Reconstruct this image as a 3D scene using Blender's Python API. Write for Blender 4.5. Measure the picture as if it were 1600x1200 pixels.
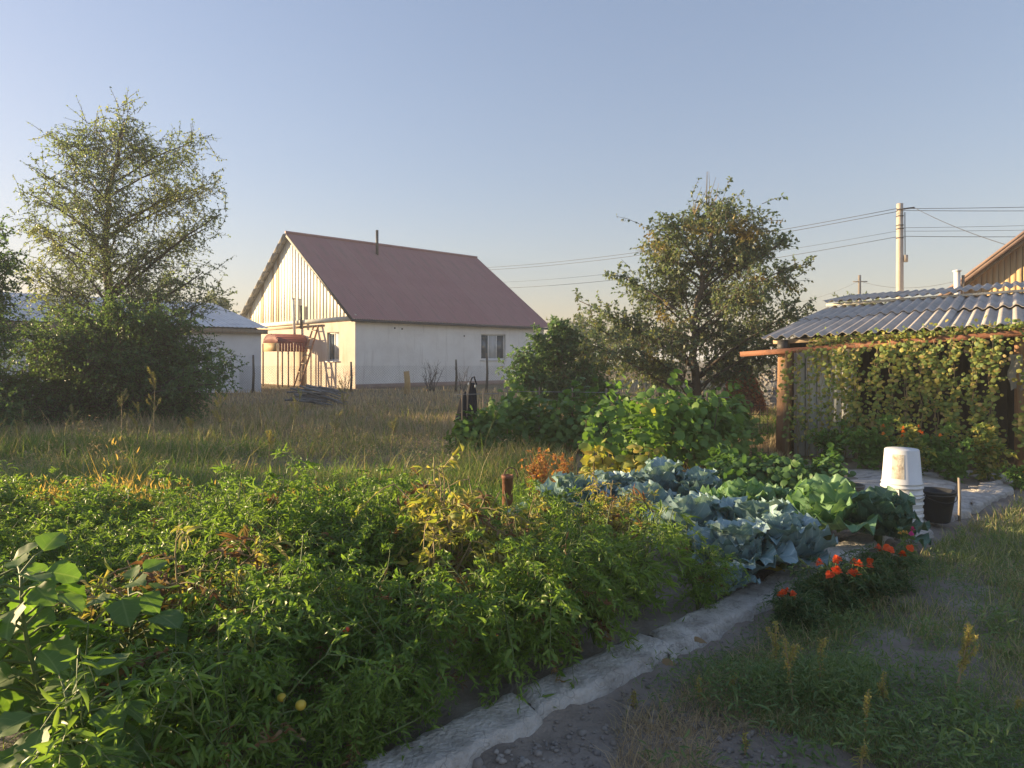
import bpy, math, random
import numpy as np

# ------------------------------------------------------------------ camera, sky, sun, exposure
scene = bpy.context.scene
for o in list(bpy.data.objects):
    bpy.data.objects.remove(o)
COL = scene.collection
EYE = 1.5
FPX = 1080.0            # focal length in pixels of the 1600 px wide photograph
HOR = 560.0             # horizon row in the photograph

cam_d = bpy.data.cameras.new('camera')
cam_d.sensor_width = 36.0
cam_d.lens = 36.0 * FPX / 1600.0
cam_d.shift_y = -(600.0 - HOR) / 1600.0
cam_d.clip_start = 0.05
cam_d.clip_end = 3000.0
cam = bpy.data.objects.new('camera', cam_d)
cam.location = (0, 0, EYE)
cam.rotation_euler = (math.radians(90), 0, 0)
COL.objects.link(cam)
scene.camera = cam

SUN_DIR = np.array([-0.963, 0.27])                 # towards the sun, on the ground plane
SUN_DIR = SUN_DIR / np.linalg.norm(SUN_DIR)
SUN_EL = math.radians(9.0)
sun_az = math.atan2(SUN_DIR[0], SUN_DIR[1])        # clockwise from +Y

world = bpy.data.worlds.new('World')
scene.world = world
world.use_nodes = True
wn = world.node_tree
wn.nodes.clear()
w_out = wn.nodes.new('ShaderNodeOutputWorld')
w_bg = wn.nodes.new('ShaderNodeBackground')
w_sky = wn.nodes.new('ShaderNodeTexSky')
w_sky.sky_type = 'NISHITA'
w_sky.sun_disc = False
w_sky.sun_elevation = SUN_EL
w_sky.sun_rotation = sun_az
w_sky.altitude = 600
w_sky.air_density = 1.5
w_sky.dust_density = 1.5
w_sky.ozone_density = 3.0
w_bg.inputs['Strength'].default_value = 0.118
w_gam = wn.nodes.new('ShaderNodeGamma')               # evens out the whole dome, as the hazy evening sky is
w_gam.inputs['Gamma'].default_value = 0.65
wn.links.new(w_sky.outputs[0], w_gam.inputs[0])
w_tint = wn.nodes.new('ShaderNodeMix')                 # faint mauve of the evening air, the same over the whole dome
w_tint.data_type = 'RGBA'
w_tint.blend_type = 'MULTIPLY'
w_tint.inputs[0].default_value = 1.0
w_tint.inputs[7].default_value = (1.11, 1.0, 1.13, 1.0)
wn.links.new(w_gam.outputs[0], w_tint.inputs[6])
wn.links.new(w_tint.outputs[2], w_bg.inputs['Color'])
wn.links.new(w_bg.outputs[0], w_out.inputs['Surface'])

sun_l = bpy.data.lights.new('sun', 'SUN')
sun_l.energy = 5.0
sun_l.angle = math.radians(0.6)
sun_l.color = (1.0, 0.74, 0.42)
sun_o = bpy.data.objects.new('sun', sun_l)
COL.objects.link(sun_o)
from mathutils import Vector
sd = Vector((SUN_DIR[0] * math.cos(SUN_EL), SUN_DIR[1] * math.cos(SUN_EL), math.sin(SUN_EL)))
sun_o.rotation_euler = sd.to_track_quat('Z', 'Y').to_euler()
sun_o.location = (-20, 5, 20)

vs = scene.view_settings
vs.view_transform = 'Standard'
vs.look = 'None'
vs.exposure = 1.52
vs.gamma = 1.0
vs.use_curve_mapping = False
scene.cycles.max_bounces = 5
scene.cycles.diffuse_bounces = 3
scene.cycles.glossy_bounces = 2
scene.cycles.transmission_bounces = 4
scene.cycles.transparent_max_bounces = 8
scene.cycles.caustics_reflective = False
scene.cycles.caustics_refractive = False

ORD = ['first', 'second', 'third', 'fourth', 'fifth', 'sixth', 'seventh', 'eighth', 'ninth', 'tenth', 'eleventh', 'twelfth', 'thirteenth', 'fourteenth', 'fifteenth', 'sixteenth', 'seventeenth', 'eighteenth', 'nineteenth', 'twentieth']
rng = np.random.default_rng(7)
random.seed(7)
PI = math.pi


def P(px, py, Y):
    """a point of the place measured at photo pixel (px, py), Y metres ahead"""
    return np.array([(px - 800.0) / FPX * Y, Y, EYE - (py - HOR) / FPX * Y])


def GX(px, Y):
    return (px - 800.0) / FPX * Y


# ------------------------------------------------------------------ mesh helpers
class MB:
    def __init__(self):
        self.V, self.F, self.n = [], [], 0

    def add(self, v, f):
        v = np.asarray(v, float).reshape(-1, 3)
        if isinstance(f, np.ndarray):
            self.F.append(f + self.n)
        else:
            by = {}
            for q in f:
                by.setdefault(len(q), []).append(q)
            for q in by.values():
                self.F.append(np.array(q, int) + self.n)
        self.V.append(v)
        self.n += len(v)
        return self

    def box(self, c, s, rz=0.0, ax=None):
        x, y, z = s[0] / 2, s[1] / 2, s[2] / 2
        v = np.array([[-x, -y, -z], [x, -y, -z], [x, y, -z], [-x, y, -z], [-x, -y, z], [x, -y, z], [x, y, z], [-x, y, z]])
        if ax is not None:
            v = v @ np.array(ax)
        elif rz:
            a, b = math.cos(rz), math.sin(rz)
            v = v @ np.array([[a, b, 0], [-b, a, 0], [0, 0, 1]])
        self.add(v + np.array(c), BOXF)
        return self

    def bar(self, a, b, w, h, up=(0, 0, 1)):
        a, b = np.array(a, float), np.array(b, float)
        d = b - a
        L = np.linalg.norm(d)
        d = d / L
        s = np.cross(d, up)
        s /= np.linalg.norm(s)
        u = np.cross(s, d)
        return self.box((a + b) / 2, (L, w, h), ax=[d, s, u])

    def tube(self, pts, rad, n=6, cap=True):
        pts = np.asarray(pts, float)
        k = len(pts)
        rad = np.broadcast_to(np.asarray(rad, float), (k,))
        t = np.gradient(pts, axis=0)
        t /= np.linalg.norm(t, axis=1)[:, None] + 1e-12
        ref = np.array([0.31, 0.17, 0.93]) if abs(t[0][2]) < 0.8 else np.array([1, 0.1, 0.0])
        a = np.cross(t, ref)
        a /= np.linalg.norm(a, axis=1)[:, None] + 1e-12
        b = np.cross(t, a)
        th = np.arange(n) * 2 * PI / n
        ring = a[:, None, :] * np.cos(th)[None, :, None] + b[:, None, :] * np.sin(th)[None, :, None]
        v = pts[:, None, :] + ring * rad[:, None, None]
        i = np.arange(k - 1)[:, None] * n
        j = np.arange(n)[None, :]
        j2 = (j + 1) % n
        f = np.stack([i + j, i + j2, i + n + j2, i + n + j], -1).reshape(-1, 4)
        self.add(v.reshape(-1, 3), f)
        if cap:
            base = self.n - k * n
            self.F.append(np.array([[base + q for q in range(n)][::-1]]))
            self.F.append(np.array([[base + (k - 1) * n + q for q in range(n)]]))
        return self

    def lathe(self, prof, n=32, c=(0, 0, 0)):
        prof = np.asarray(prof, float)
        th = np.arange(n) * 2 * PI / n
        v = np.stack([prof[:, None, 0] * np.cos(th), prof[:, None, 0] * np.sin(th), np.broadcast_to(prof[:, None, 1], (len(prof), n))], -1)
        i = np.arange(len(prof) - 1)[:, None] * n
        j = np.arange(n)[None, :]
        j2 = (j + 1) % n
        f = np.stack([i + j, i + j2, i + n + j2, i + n + j], -1).reshape(-1, 4)
        self.add(v.reshape(-1, 3) + np.array(c), f)
        return self

    def grid(self, pts):
        """pts: (a, b, 3)"""
        a, b = pts.shape[:2]
        i = np.arange(a - 1)[:, None] * b
        j = np.arange(b - 1)[None, :]
        f = np.stack([i + j, i + b + j, i + b + j + 1, i + j + 1], -1).reshape(-1, 4)
        return self.add(pts.reshape(-1, 3), f)

    def data(self, name, mat, smooth=False):
        me = bpy.data.meshes.new(name)
        V = np.concatenate(self.V)
        me.vertices.add(len(V))
        me.vertices.foreach_set('co', V.astype(np.float32).ravel())
        idx = np.concatenate([f.ravel() for f in self.F])
        tot = np.concatenate([np.full(len(f), f.shape[1]) for f in self.F])
        me.loops.add(len(idx))
        me.loops.foreach_set('vertex_index', idx.astype(np.int32))
        me.polygons.add(len(tot))
        st = np.concatenate([[0], np.cumsum(tot)[:-1]])
        me.polygons.foreach_set('loop_start', st.astype(np.int32))
        if smooth:
            me.polygons.foreach_set('use_smooth', np.ones(len(tot), bool))
        me.update(calc_edges=True)
        me.materials.append(mat)
        return me

    def build(self, name, mat, parent=None, smooth=False):
        return link(name, self.data(name, mat, smooth), parent)


BOXF = np.array([[0, 3, 2, 1], [4, 5, 6, 7], [0, 1, 5, 4], [1, 2, 6, 5], [2, 3, 7, 6], [3, 0, 4, 7]])


def link(name, me, parent=None):
    o = bpy.data.objects.new(name, me)
    COL.objects.link(o)
    if parent is not None:
        o.parent = parent
    return o


def tag(o, label=None, cat=None, group=None, kind=None):
    if label:
        o['label'] = label
    if cat:
        o['category'] = cat
    if group:
        o['group'] = group
    if kind:
        o['kind'] = kind
    return o


def thing(name, label, cat, loc=(0, 0, 0), rz=0.0, group=None, scale=None):
    o = bpy.data.objects.new(name, None)
    COL.objects.link(o)
    o.empty_display_size = 0.1
    o.location = loc
    o.rotation_euler = (0, 0, rz)
    if scale is not None:
        o.scale = (scale,) * 3 if np.isscalar(scale) else scale
    return tag(o, label, cat, group)


def copy_tree(o, parent=None):
    c = o.copy()
    COL.objects.link(c)
    c.parent = parent
    for ch in list(o.children):
        copy_tree(ch, c)
    return c


def frames(d, nrm):
    d = d / (np.linalg.norm(d, axis=1)[:, None] + 1e-9)
    x = np.cross(d, nrm)
    x /= np.linalg.norm(x, axis=1)[:, None] + 1e-9
    z = np.cross(x, d)
    return np.stack([x, d, z], axis=2)            # columns


def scatter(mb, tmpl, pos, d, nrm, sc):
    """copies of a leaf template (length along +Y, face up +Z) joined into mb"""
    tv, tf = tmpl
    R = frames(d, nrm)
    sc = np.asarray(sc, float)
    if sc.ndim == 0:
        sc = np.full(len(pos), float(sc))
    v = np.einsum('nij,kj->nki', R, tv) * sc[:, None, None] + pos[:, None, :]
    f = (tf[None] + (np.arange(len(pos)) * len(tv))[:, None, None]).reshape(-1, tf.shape[1])
    mb.add(v.reshape(-1, 3), f)


def rsphere(n, g=rng):
    v = g.normal(size=(n, 3))
    return v / np.linalg.norm(v, axis=1)[:, None]


# ------------------------------------------------------------------ materials
MATS = {}


def nodes_of(name):
    m = bpy.data.materials.new(name)
    m.use_nodes = True
    nt = m.node_tree
    nt.nodes.clear()
    out = nt.nodes.new('ShaderNodeOutputMaterial')
    MATS[name] = m
    return m, nt, out


def N(nt, t, **kw):
    n = nt.nodes.new(t)
    for k, v in kw.items():
        setattr(n, k, v)
    return n


def ramp(nt, fac, stops):
    r = N(nt, 'ShaderNodeValToRGB')
    el = r.color_ramp.elements
    while len(el) < len(stops):
        el.new(0.5)
    for e, (p, c) in zip(el, stops):
        e.position = p
        e.color = (*c, 1) if len(c) == 3 else c
    nt.links.new(fac, r.inputs[0])
    return r.outputs[0]


def noise(nt, scale, detail=4, vec=None, rough=0.55):
    t = N(nt, 'ShaderNodeTexNoise')
    t.inputs['Scale'].default_value = scale
    t.inputs['Detail'].default_value = detail
    t.inputs['Roughness'].default_value = rough
    if vec is not None:
        nt.links.new(vec, t.inputs['Vector'])
    return t.outputs['Fac']


def coords(nt, kind='Object', scale=None):
    c = N(nt, 'ShaderNodeTexCoord').outputs[kind]
    if scale is not None:
        mp = N(nt, 'ShaderNodeMapping')
        mp.inputs['Scale'].default_value = scale
        nt.links.new(c, mp.inputs['Vector'])
        c = mp.outputs[0]
    return c


def mixc(nt, fac, a, b):
    m = N(nt, 'ShaderNodeMix', data_type='RGBA')
    if hasattr(fac, 'is_output'):
        nt.links.new(fac, m.inputs[0])
    else:
        m.inputs[0].default_value = fac
    for s, i in ((a, 6), (b, 7)):
        if hasattr(s, 'is_output'):
            nt.links.new(s, m.inputs[i])
        else:
            m.inputs[i].default_value = (*s, 1)
    return m.outputs[2]


def surf(name, stops, scale=3.0, rough=0.8, bump=0.3, bscale=25.0, stretch=None, metal=0.0, spec=0.3, extra=None, bdist=0.02):
    """opaque surface: noise between colour stops, with fine relief"""
    m, nt, out = nodes_of(name)
    b = N(nt, 'ShaderNodeBsdfPrincipled')
    vec = coords(nt, 'Object', stretch)
    fac = noise(nt, scale, 6, vec, 0.62)
    k = len(stops)
    col = ramp(nt, fac, [(0.3 + 0.4 * i / max(1, k - 1), c) for i, c in enumerate(stops)])
    if extra:
        col = extra(nt, col, vec)
    nt.links.new(col, b.inputs['Base Color'])
    b.inputs['Roughness'].default_value = rough
    b.inputs['Metallic'].default_value = metal
    b.inputs['Specular IOR Level'].default_value = spec
    if bump:
        bp = N(nt, 'ShaderNodeBump')
        bp.inputs['Strength'].default_value = bump
        bp.inputs['Distance'].default_value = bdist
        nt.links.new(noise(nt, bscale, 5, vec), bp.inputs['Height'])
        nt.links.new(bp.outputs[0], b.inputs['Normal'])
    nt.links.new(b.outputs[0], out.inputs['Surface'])
    return m


def leaf(name, stops, trans=0.4, rough=0.5, tint=(1.25, 1.3, 0.55), spec=0.35, patch=None, vein=None, objrand=0.0):
    """thin leaf: colour differs leaf by leaf; some light passes through"""
    m, nt, out = nodes_of(name)
    g = N(nt, 'ShaderNodeNewGeometry')
    k = len(stops)
    fac = g.outputs['Random Per Island']
    if objrand:
        oi = N(nt, 'ShaderNodeObjectInfo')
        a = N(nt, 'ShaderNodeMath', operation='MULTIPLY_ADD')
        nt.links.new(oi.outputs['Random'], a.inputs[0])
        a.inputs[1].default_value = objrand
        bmul = N(nt, 'ShaderNodeMath', operation='MULTIPLY')
        nt.links.new(fac, bmul.inputs[0])
        bmul.inputs[1].default_value = 1 - objrand
        nt.links.new(bmul.outputs[0], a.inputs[2])
        fac = a.outputs[0]
    col = ramp(nt, fac, [(i / max(1, k - 1), c) if isinstance(c[0], float) else c for i, c in enumerate(stops)])
    vec = coords(nt)
    if patch:                       # (scale, low, high, colour): whole boughs or leaf blotches that turned
        n2 = noise(nt, patch[0], 3, vec)
        mr = N(nt, 'ShaderNodeMapRange')
        nt.links.new(n2, mr.inputs[0])
        mr.inputs[1].default_value = patch[1]
        mr.inputs[2].default_value = patch[2]
        col = mixc(nt, mr.outputs[0], col, patch[3])
    if vein:
        col = vein(nt, col, vec)
    b = N(nt, 'ShaderNodeBsdfPrincipled')
    nt.links.new(col, b.inputs['Base Color'])
    b.inputs['Roughness'].default_value = rough
    b.inputs['Specular IOR Level'].default_value = spec
    t = N(nt, 'ShaderNodeBsdfTranslucent')
    tc = N(nt, 'ShaderNodeMix', data_type='RGBA', blend_type='MULTIPLY')
    tc.inputs[0].default_value = 1.0
    nt.links.new(col, tc.inputs[6])
    tc.inputs[7].default_value = (*[x * 1.35 for x in tint], 1)
    nt.links.new(tc.outputs[2], t.inputs['Color'])
    mx = N(nt, 'ShaderNodeMixShader')
    mx.inputs[0].default_value = trans
    nt.links.new(b.outputs[0], mx.inputs[1])
    nt.links.new(t.outputs[0], mx.inputs[2])
    nt.links.new(mx.outputs[0], out.inputs['Surface'])
    return m


def vein_pattern(spread, dens, colour, wid=0.10):
    def fn(nt, col, vec):
        sx = N(nt, 'ShaderNodeSeparateXYZ')
        nt.links.new(vec, sx.inputs[0])
        ab = N(nt, 'ShaderNodeMath', operation='ABSOLUTE')
        nt.links.new(sx.outputs[0], ab.inputs[0])
        # midrib
        mid = N(nt, 'ShaderNodeMapRange')
        nt.links.new(ab.outputs[0], mid.inputs[0])
        mid.inputs[1].default_value = 0.0
        mid.inputs[2].default_value = 0.035
        mid.inputs[3].default_value = 1.0
        mid.inputs[4].default_value = 0.0
        # side veins: distance along y - |x|*spread
        ma = N(nt, 'ShaderNodeMath', operation='MULTIPLY_ADD')
        nt.links.new(ab.outputs[0], ma.inputs[0])
        ma.inputs[1].default_value = -spread
        nt.links.new(sx.outputs[1], ma.inputs[2])
        mu = N(nt, 'ShaderNodeMath', operation='MULTIPLY')
        nt.links.new(ma.outputs[0], mu.inputs[0])
        mu.inputs[1].default_value = dens
        fr = N(nt, 'ShaderNodeMath', operation='PINGPONG')
        nt.links.new(mu.outputs[0], fr.inputs[0])
        fr.inputs[1].default_value = 1.0
        sv = N(nt, 'ShaderNodeMapRange')
        nt.links.new(fr.outputs[0], sv.inputs[0])
        sv.inputs[1].default_value = 0.0
        sv.inputs[2].default_value = wid
        sv.inputs[3].default_value = 0.8
        sv.inputs[4].default_value = 0.0
        mxx = N(nt, 'ShaderNodeMath', operation='MAXIMUM')
        nt.links.new(mid.outputs[0], mxx.inputs[0])
        nt.links.new(sv.outputs[0], mxx.inputs[1])
        return mixc(nt, mxx.outputs[0], col, colour)
    return fn


def streaks(colour, lo, hi, stretch, sc=1.0):
    def fn(nt, col, vec):
        v2 = coords(nt, 'Object', stretch)
        n2 = noise(nt, sc, 5, v2, 0.65)
        mr = N(nt, 'ShaderNodeMapRange')
        nt.links.new(n2, mr.inputs[0])
        mr.inputs[1].default_value = lo
        mr.inputs[2].default_value = hi
        return mixc(nt, mr.outputs[0], col, colour)
    return fn


M_tomato = leaf('tomato_leaf', [(0.105, 0.19, 0.045), (0.14, 0.235, 0.05), (0.185, 0.275, 0.06), (0.14, 0.20, 0.065)], 0.42, 0.4, objrand=0.45)
M_tomato2 = leaf('yellowing_tomato_leaf', [(0.20, 0.25, 0.055), (0.32, 0.31, 0.08), (0.42, 0.34, 0.13), (0.18, 0.26, 0.055)], 0.42, 0.6)
M_drytom = leaf('withered_leaf', [(0.22, 0.12, 0.06), (0.16, 0.07, 0.04), (0.3, 0.22, 0.12), (0.1, 0.06, 0.03)], 0.3, 0.8)
M_stem = surf('green_stem', [(0.10, 0.15, 0.05), (0.15, 0.19, 0.07)], 8, 0.6, 0)
M_drystem = surf('dry_stem', [(0.26, 0.20, 0.11), (0.36, 0.29, 0.17)], 8, 0.8, 0)
M_egg = leaf('eggplant_leaf', [(0.085, 0.15, 0.055), (0.11, 0.18, 0.06), (0.10, 0.19, 0.05)], 0.42, 0.55, objrand=0.3, tint=(1.5, 1.7, 0.4),
             vein=vein_pattern(0.7, 9, (0.18, 0.25, 0.11), 0.09))
M_cab_blue = leaf('blue_cabbage_leaf', [(0.20, 0.31, 0.35), (0.24, 0.36, 0.40), (0.19, 0.31, 0.31)], 0.12, 0.42, objrand=0.5, spec=0.5,
                  vein=vein_pattern(0.9, 10, (0.42, 0.52, 0.53), 0.16))
M_cab_green = leaf('green_cabbage_leaf', [(0.14, 0.27, 0.15), (0.17, 0.31, 0.17), (0.20, 0.34, 0.15)], 0.2, 0.5, objrand=0.5,
                   vein=vein_pattern(0.9, 10, (0.32, 0.46, 0.26), 0.12))
M_cab_heart = leaf('cabbage_heart_leaf', [(0.34, 0.47, 0.16), (0.40, 0.52, 0.2)], 0.25, 0.5, objrand=0.4,
                   vein=vein_pattern(0.9, 9, (0.5, 0.6, 0.32), 0.1))
M_cab_savoy = leaf('dark_savoy_leaf', [(0.09, 0.18, 0.13), (0.11, 0.21, 0.15)], 0.12, 0.55, objrand=0.5,
                   vein=vein_pattern(0.9, 14, (0.22, 0.33, 0.25), 0.14))
M_grape = leaf('grape_leaf', [(0.075, 0.155, 0.045), (0.105, 0.195, 0.05), (0.15, 0.25, 0.06)], 0.35, 0.45, objrand=0.3)
M_cuc = leaf('cucumber_leaf', [(0.085, 0.18, 0.045), (0.12, 0.225, 0.055), (0.17, 0.28, 0.06)], 0.35, 0.55, objrand=0.4)
M_cucy = leaf('yellow_cucumber_leaf', [(0.40, 0.36, 0.06), (0.48, 0.36, 0.09), (0.28, 0.33, 0.06), (0.36, 0.24, 0.08)], 0.35, 0.6, objrand=0.5)
M_vine = leaf('climbing_vine_leaf', [(0.13, 0.20, 0.06), (0.18, 0.25, 0.07), (0.24, 0.30, 0.08), (0.40, 0.37, 0.08), (0.36, 0.27, 0.12)], 0.35, 0.55)
M_bean = leaf('low_dark_leaf', [(0.055, 0.125, 0.04), (0.08, 0.165, 0.05), (0.105, 0.19, 0.06)], 0.3, 0.5)
M_elm = leaf('elm_leaf', [(0.14, 0.19, 0.135), (0.17, 0.22, 0.15), (0.20, 0.24, 0.15)], 0.45, 0.45, patch=(0.45, 0.54, 0.68, (0.30, 0.31, 0.12)))
M_bush = leaf('elm_bush_leaf', [(0.085, 0.15, 0.075), (0.11, 0.18, 0.08), (0.14, 0.21, 0.085)], 0.4, 0.45)
M_pear = leaf('pear_leaf', [(0.10, 0.15, 0.105), (0.13, 0.18, 0.12), (0.155, 0.195, 0.12), (0.20, 0.21, 0.10)], 0.35, 0.42, patch=(0.75, 0.57, 0.67, (0.36, 0.24, 0.07)))
M_peach = leaf('peach_leaf', [(0.085, 0.165, 0.085), (0.11, 0.195, 0.09), (0.13, 0.21, 0.09)], 0.35, 0.5)
M_far = leaf('far_tree_leaf', [(0.12, 0.16, 0.06), (0.15, 0.19, 0.07), (0.2, 0.2, 0.08)], 0.3, 0.6)
M_mari = leaf('marigold_leaf', [(0.045, 0.10, 0.04), (0.07, 0.13, 0.045)], 0.3, 0.5)
M_orange = leaf('orange_petal', [(0.72, 0.12, 0.02), (0.8, 0.17, 0.025), (0.62, 0.07, 0.02)], 0.25, 0.6, tint=(1.2, 0.9, 0.5))
M_orange2 = leaf('yellow_orange_petal', [(0.80, 0.27, 0.03), (0.85, 0.33, 0.04)], 0.25, 0.6, tint=(1.2, 0.9, 0.5))
M_pink = leaf('magenta_petal', [(0.6, 0.03, 0.25), (0.66, 0.05, 0.3)], 0.25, 0.6, tint=(1.2, 0.7, 0.9))
M_yellow = leaf('yellow_petal', [(0.7, 0.5, 0.08), (0.75, 0.42, 0.1)], 0.25, 0.6)
M_redplant = leaf('reddish_plant_leaf', [(0.40, 0.16, 0.07), (0.5, 0.22, 0.08), (0.30, 0.26, 0.07)], 0.35, 0.6)
M_straw = leaf('dry_straw', [(0.44, 0.34, 0.20), (0.54, 0.43, 0.27), (0.38, 0.28, 0.16), (0.31, 0.29, 0.15)], 0.25, 0.8, tint=(1.1, 1.0, 0.8))
M_weedmix = leaf('mixed_meadow_blade', [(0.15, 0.20, 0.065), (0.21, 0.24, 0.09), (0.34, 0.29, 0.16), (0.42, 0.34, 0.21)], 0.32, 0.7)
M_green = leaf('green_blade', [(0.085, 0.17, 0.035), (0.12, 0.21, 0.045), (0.15, 0.23, 0.055)], 0.38, 0.6)
M_lawn = leaf('trampled_lawn_blade', [(0.14, 0.20, 0.07), (0.19, 0.25, 0.085), (0.25, 0.28, 0.12), (0.46, 0.39, 0.24)], 0.3, 0.7)
M_fox = leaf('foxtail_blade', [(0.45, 0.34, 0.09), (0.5, 0.36, 0.15), (0.36, 0.33, 0.07)], 0.45, 0.7, tint=(1.2, 1.1, 0.6))
M_weed = leaf('low_weed_leaf', [(0.10, 0.175, 0.065), (0.135, 0.21, 0.08), (0.18, 0.24, 0.09)], 0.34, 0.5)
M_amar = leaf('amaranth_seed', [(0.34, 0.30, 0.09), (0.42, 0.33, 0.12), (0.24, 0.27, 0.08)], 0.3, 0.8)

M_bark = surf('bark', [(0.07, 0.055, 0.045), (0.13, 0.105, 0.085)], 6, 0.9, 0.6, 18, (1, 1, 0.25))
M_twig = surf('twig', [(0.09, 0.07, 0.055), (0.14, 0.11, 0.09)], 8, 0.9, 0)


# ------------------------------------------------------------------ leaf templates
def T(v, f):
    return np.array(v, float), np.array(f, int)


LF_RHOMB = T([[0, 0, 0], [0.28, 0.45, 0.05], [0, 1, -0.08], [-0.28, 0.45, 0.05]], [[0, 1, 2, 3]])
LF_FOLD = T([[0, 0, 0], [0.3, 0.42, 0.10], [0, 0.5, 0], [-0.3, 0.42, 0.10], [0, 1, -0.15]],
            [[0, 1, 2], [0, 2, 3], [1, 4, 2], [3, 2, 4]])
LF_NARROW = T([[0, 0, 0], [0.10, 0.33, 0.09], [0, 0.33, 0.05], [-0.10, 0.33, 0.09], [0.09, 0.68, 0.0], [0, 0.70, -0.05], [-0.09, 0.68, 0.0], [0, 1, -0.28]],
              [[0, 1, 2], [0, 2, 3], [1, 4, 5], [1, 5, 2], [2, 5, 6], [2, 6, 3], [4, 7, 5], [5, 7, 6]])
LF_NARROW[0][:, 0] *= 0.8
LF_CURL = T([[0, 0, 0], [0.13, 0.30, 0.12], [0, 0.30, 0.05], [-0.13, 0.30, 0.12], [0.10, 0.58, -0.05], [0, 0.60, -0.12], [-0.10, 0.58, -0.05], [0, 0.72, -0.52]],
            [[0, 1, 2], [0, 2, 3], [1, 4, 5], [1, 5, 2], [2, 5, 6], [2, 6, 3], [4, 7, 5], [5, 7, 6]])


def palmate(lobes, depth, cup, jit, g):
    """lobed leaf as a fan from its base: outline radius over angle"""
    n = lobes * 2 + 1
    ang = np.linspace(-2.35, 2.35, n)
    r = np.where(np.arange(n) % 2 == 1, 1.0, 1.0 - depth)
    r = r * (0.75 + 0.25 * np.cos(ang * 0.75)) * (1 + g.uniform(-jit, jit, n))
    c = np.array([0, 0.42, 0.04])
    v = [c]
    for a, q in zip(ang, r):
        x, y = 0.55 * q * math.sin(a), 0.42 + 0.55 * q * math.cos(a)
        v.append([x, y, -cup * (x * x + (y - 0.42) ** 2) + g.uniform(-0.03, 0.03)])
    v.append([0, 0.12, 0.0])
    f = [[0, i + 1, i] for i in range(1, n)] + [[0, n + 1, n], [0, 1, n + 1]]
    return T(v, f)


gl = np.random.default_rng(3)
LF_GRAPE = [palmate(5, 0.28, 0.35, 0.1, gl) for _ in range(3)]
LF_CUC = [palmate(5, 0.16, 0.5, 0.08, gl) for _ in range(3)]
LF_HEART = [palmate(4, 0.06, 0.4, 0.06, gl) for _ in range(2)]


def eggplant_leaf(g):
    ny, nx = 9, 7
    pts = np.zeros((ny, nx, 3))
    ph = g.uniform(0, 6)
    curl, side = g.uniform(0.25, 0.6), g.uniform(0.05, 0.25)
    for i in range(ny):
        s = i / (ny - 1)
        w = 0.40 * (math.sin(PI * min(1, s ** 0.72)) ** 0.75) * (1 + 0.14 * math.sin(s * 17 + ph)) + 0.003
        for j in range(nx):
            q = j / (nx - 1) * 2 - 1
            x = q * w
            z = 0.22 * abs(x) + 0.035 * math.sin(s * 15 + ph + q * 2) * abs(q) - curl * s * s * 0.55 + side * q * s * 0.2
            pts[i, j] = (x, s * (1 - 0.12 * s * curl), z)
    return MB().grid(pts)


def cabbage_leaf(g, frill=0.06, cup=0.45, bubbly=0.0):
    na, nr = 31, 9
    pts = np.zeros((nr, na, 3))
    ph = g.uniform(0, 6)
    fold = g.uniform(-0.1, 0.25)
    for i in range(nr):
        r = (i + 0.35) / (nr - 0.65)
        for j in range(na):
            a = (j / (na - 1) * 2 - 1) * 2.45
            rad = r * 0.56 * (1 + 0.05 * math.sin(a * 5 + ph))
            x = rad * math.sin(a) * 1.02
            y = 0.46 + rad * math.cos(a) * 0.98
            e = max(0, r - 0.5) * 2
            z = cup * (x * x * 1.2 + (y - 0.2) ** 2 * 0.9) + e * e * frill * (math.sin(a * 9 + ph) + 0.6 * math.sin(a * 16 + ph * 2))
            z += -0.55 * max(0, y - 0.62 - fold) ** 2 * 3.0
            z += 0.026 * math.sin(abs(x) * 34 - y * 26) * r + bubbly * math.sin(x * 60 + ph) * math.sin(y * 55)
            pts[i, j] = (x, max(y, 0.0), z)
    mb = MB().grid(pts)
    ring = list(range(na))
    mb.add([[0, 0.44, cup * 0.05]], [])
    ci = mb.n - 1
    mb.F.append(np.array([[ci, j + 1, j] for j in range(na - 1)]))
    return mb


def blades(mb, xy, z0, h, w, bend, g, lean=0.15):
    """tapering grass blades: two bent segments each"""
    n = len(xy)
    az = g.uniform(0, 2 * PI, n)
    d = np.stack([np.cos(az), np.sin(az)], 1)
    side = np.stack([-d[:, 1], d[:, 0]], 1)
    rt = g.uniform(-1, 1, n) * 0.7
    side = side * np.cos(rt)[:, None] + d * np.sin(rt)[:, None]
    base = np.column_stack([xy, np.broadcast_to(z0, (n,))])
    b = bend * g.uniform(0.2, 1.0, n) * h
    out = np.zeros((n, 5, 3))
    for s, (i, k) in ((0.0, (0, 1)), (0.55, (2, 3))):
        c = base.copy()
        c[:, :2] += d * (b * s * s + lean * h * s)[:, None]
        c[:, 2] += h * s * (1 - 0.15 * s)
        ww = w * (1 - 0.45 * s)
        out[:, i] = c - np.column_stack([side * (ww / 2)[:, None], np.zeros(n)])
        out[:, k] = c + np.column_stack([side * (ww / 2)[:, None], np.zeros(n)])
    c = base.copy()
    c[:, :2] += d * (b + lean * h)[:, None]
    c[:, 2] += h * (1 - 0.35 * np.clip(b / np.maximum(h, 1e-6), 0, 1))
    out[:, 4] = c
    q = np.arange(n)[:, None] * 5
    mb.add(out.reshape(-1, 3), q + np.array([[0, 1, 3, 2]]))
    mb.F.append(q + np.array([[2, 3, 4]]) + (mb.n - n * 5))


# ------------------------------------------------------------------ the ground
PD = np.array([0.725, 0.689])                      # direction of the concrete edging
PN = np.array([-0.689, 0.725])                     # its left-hand normal
P0 = np.array([-0.05, 2.83])                       # a point on its centre line


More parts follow.
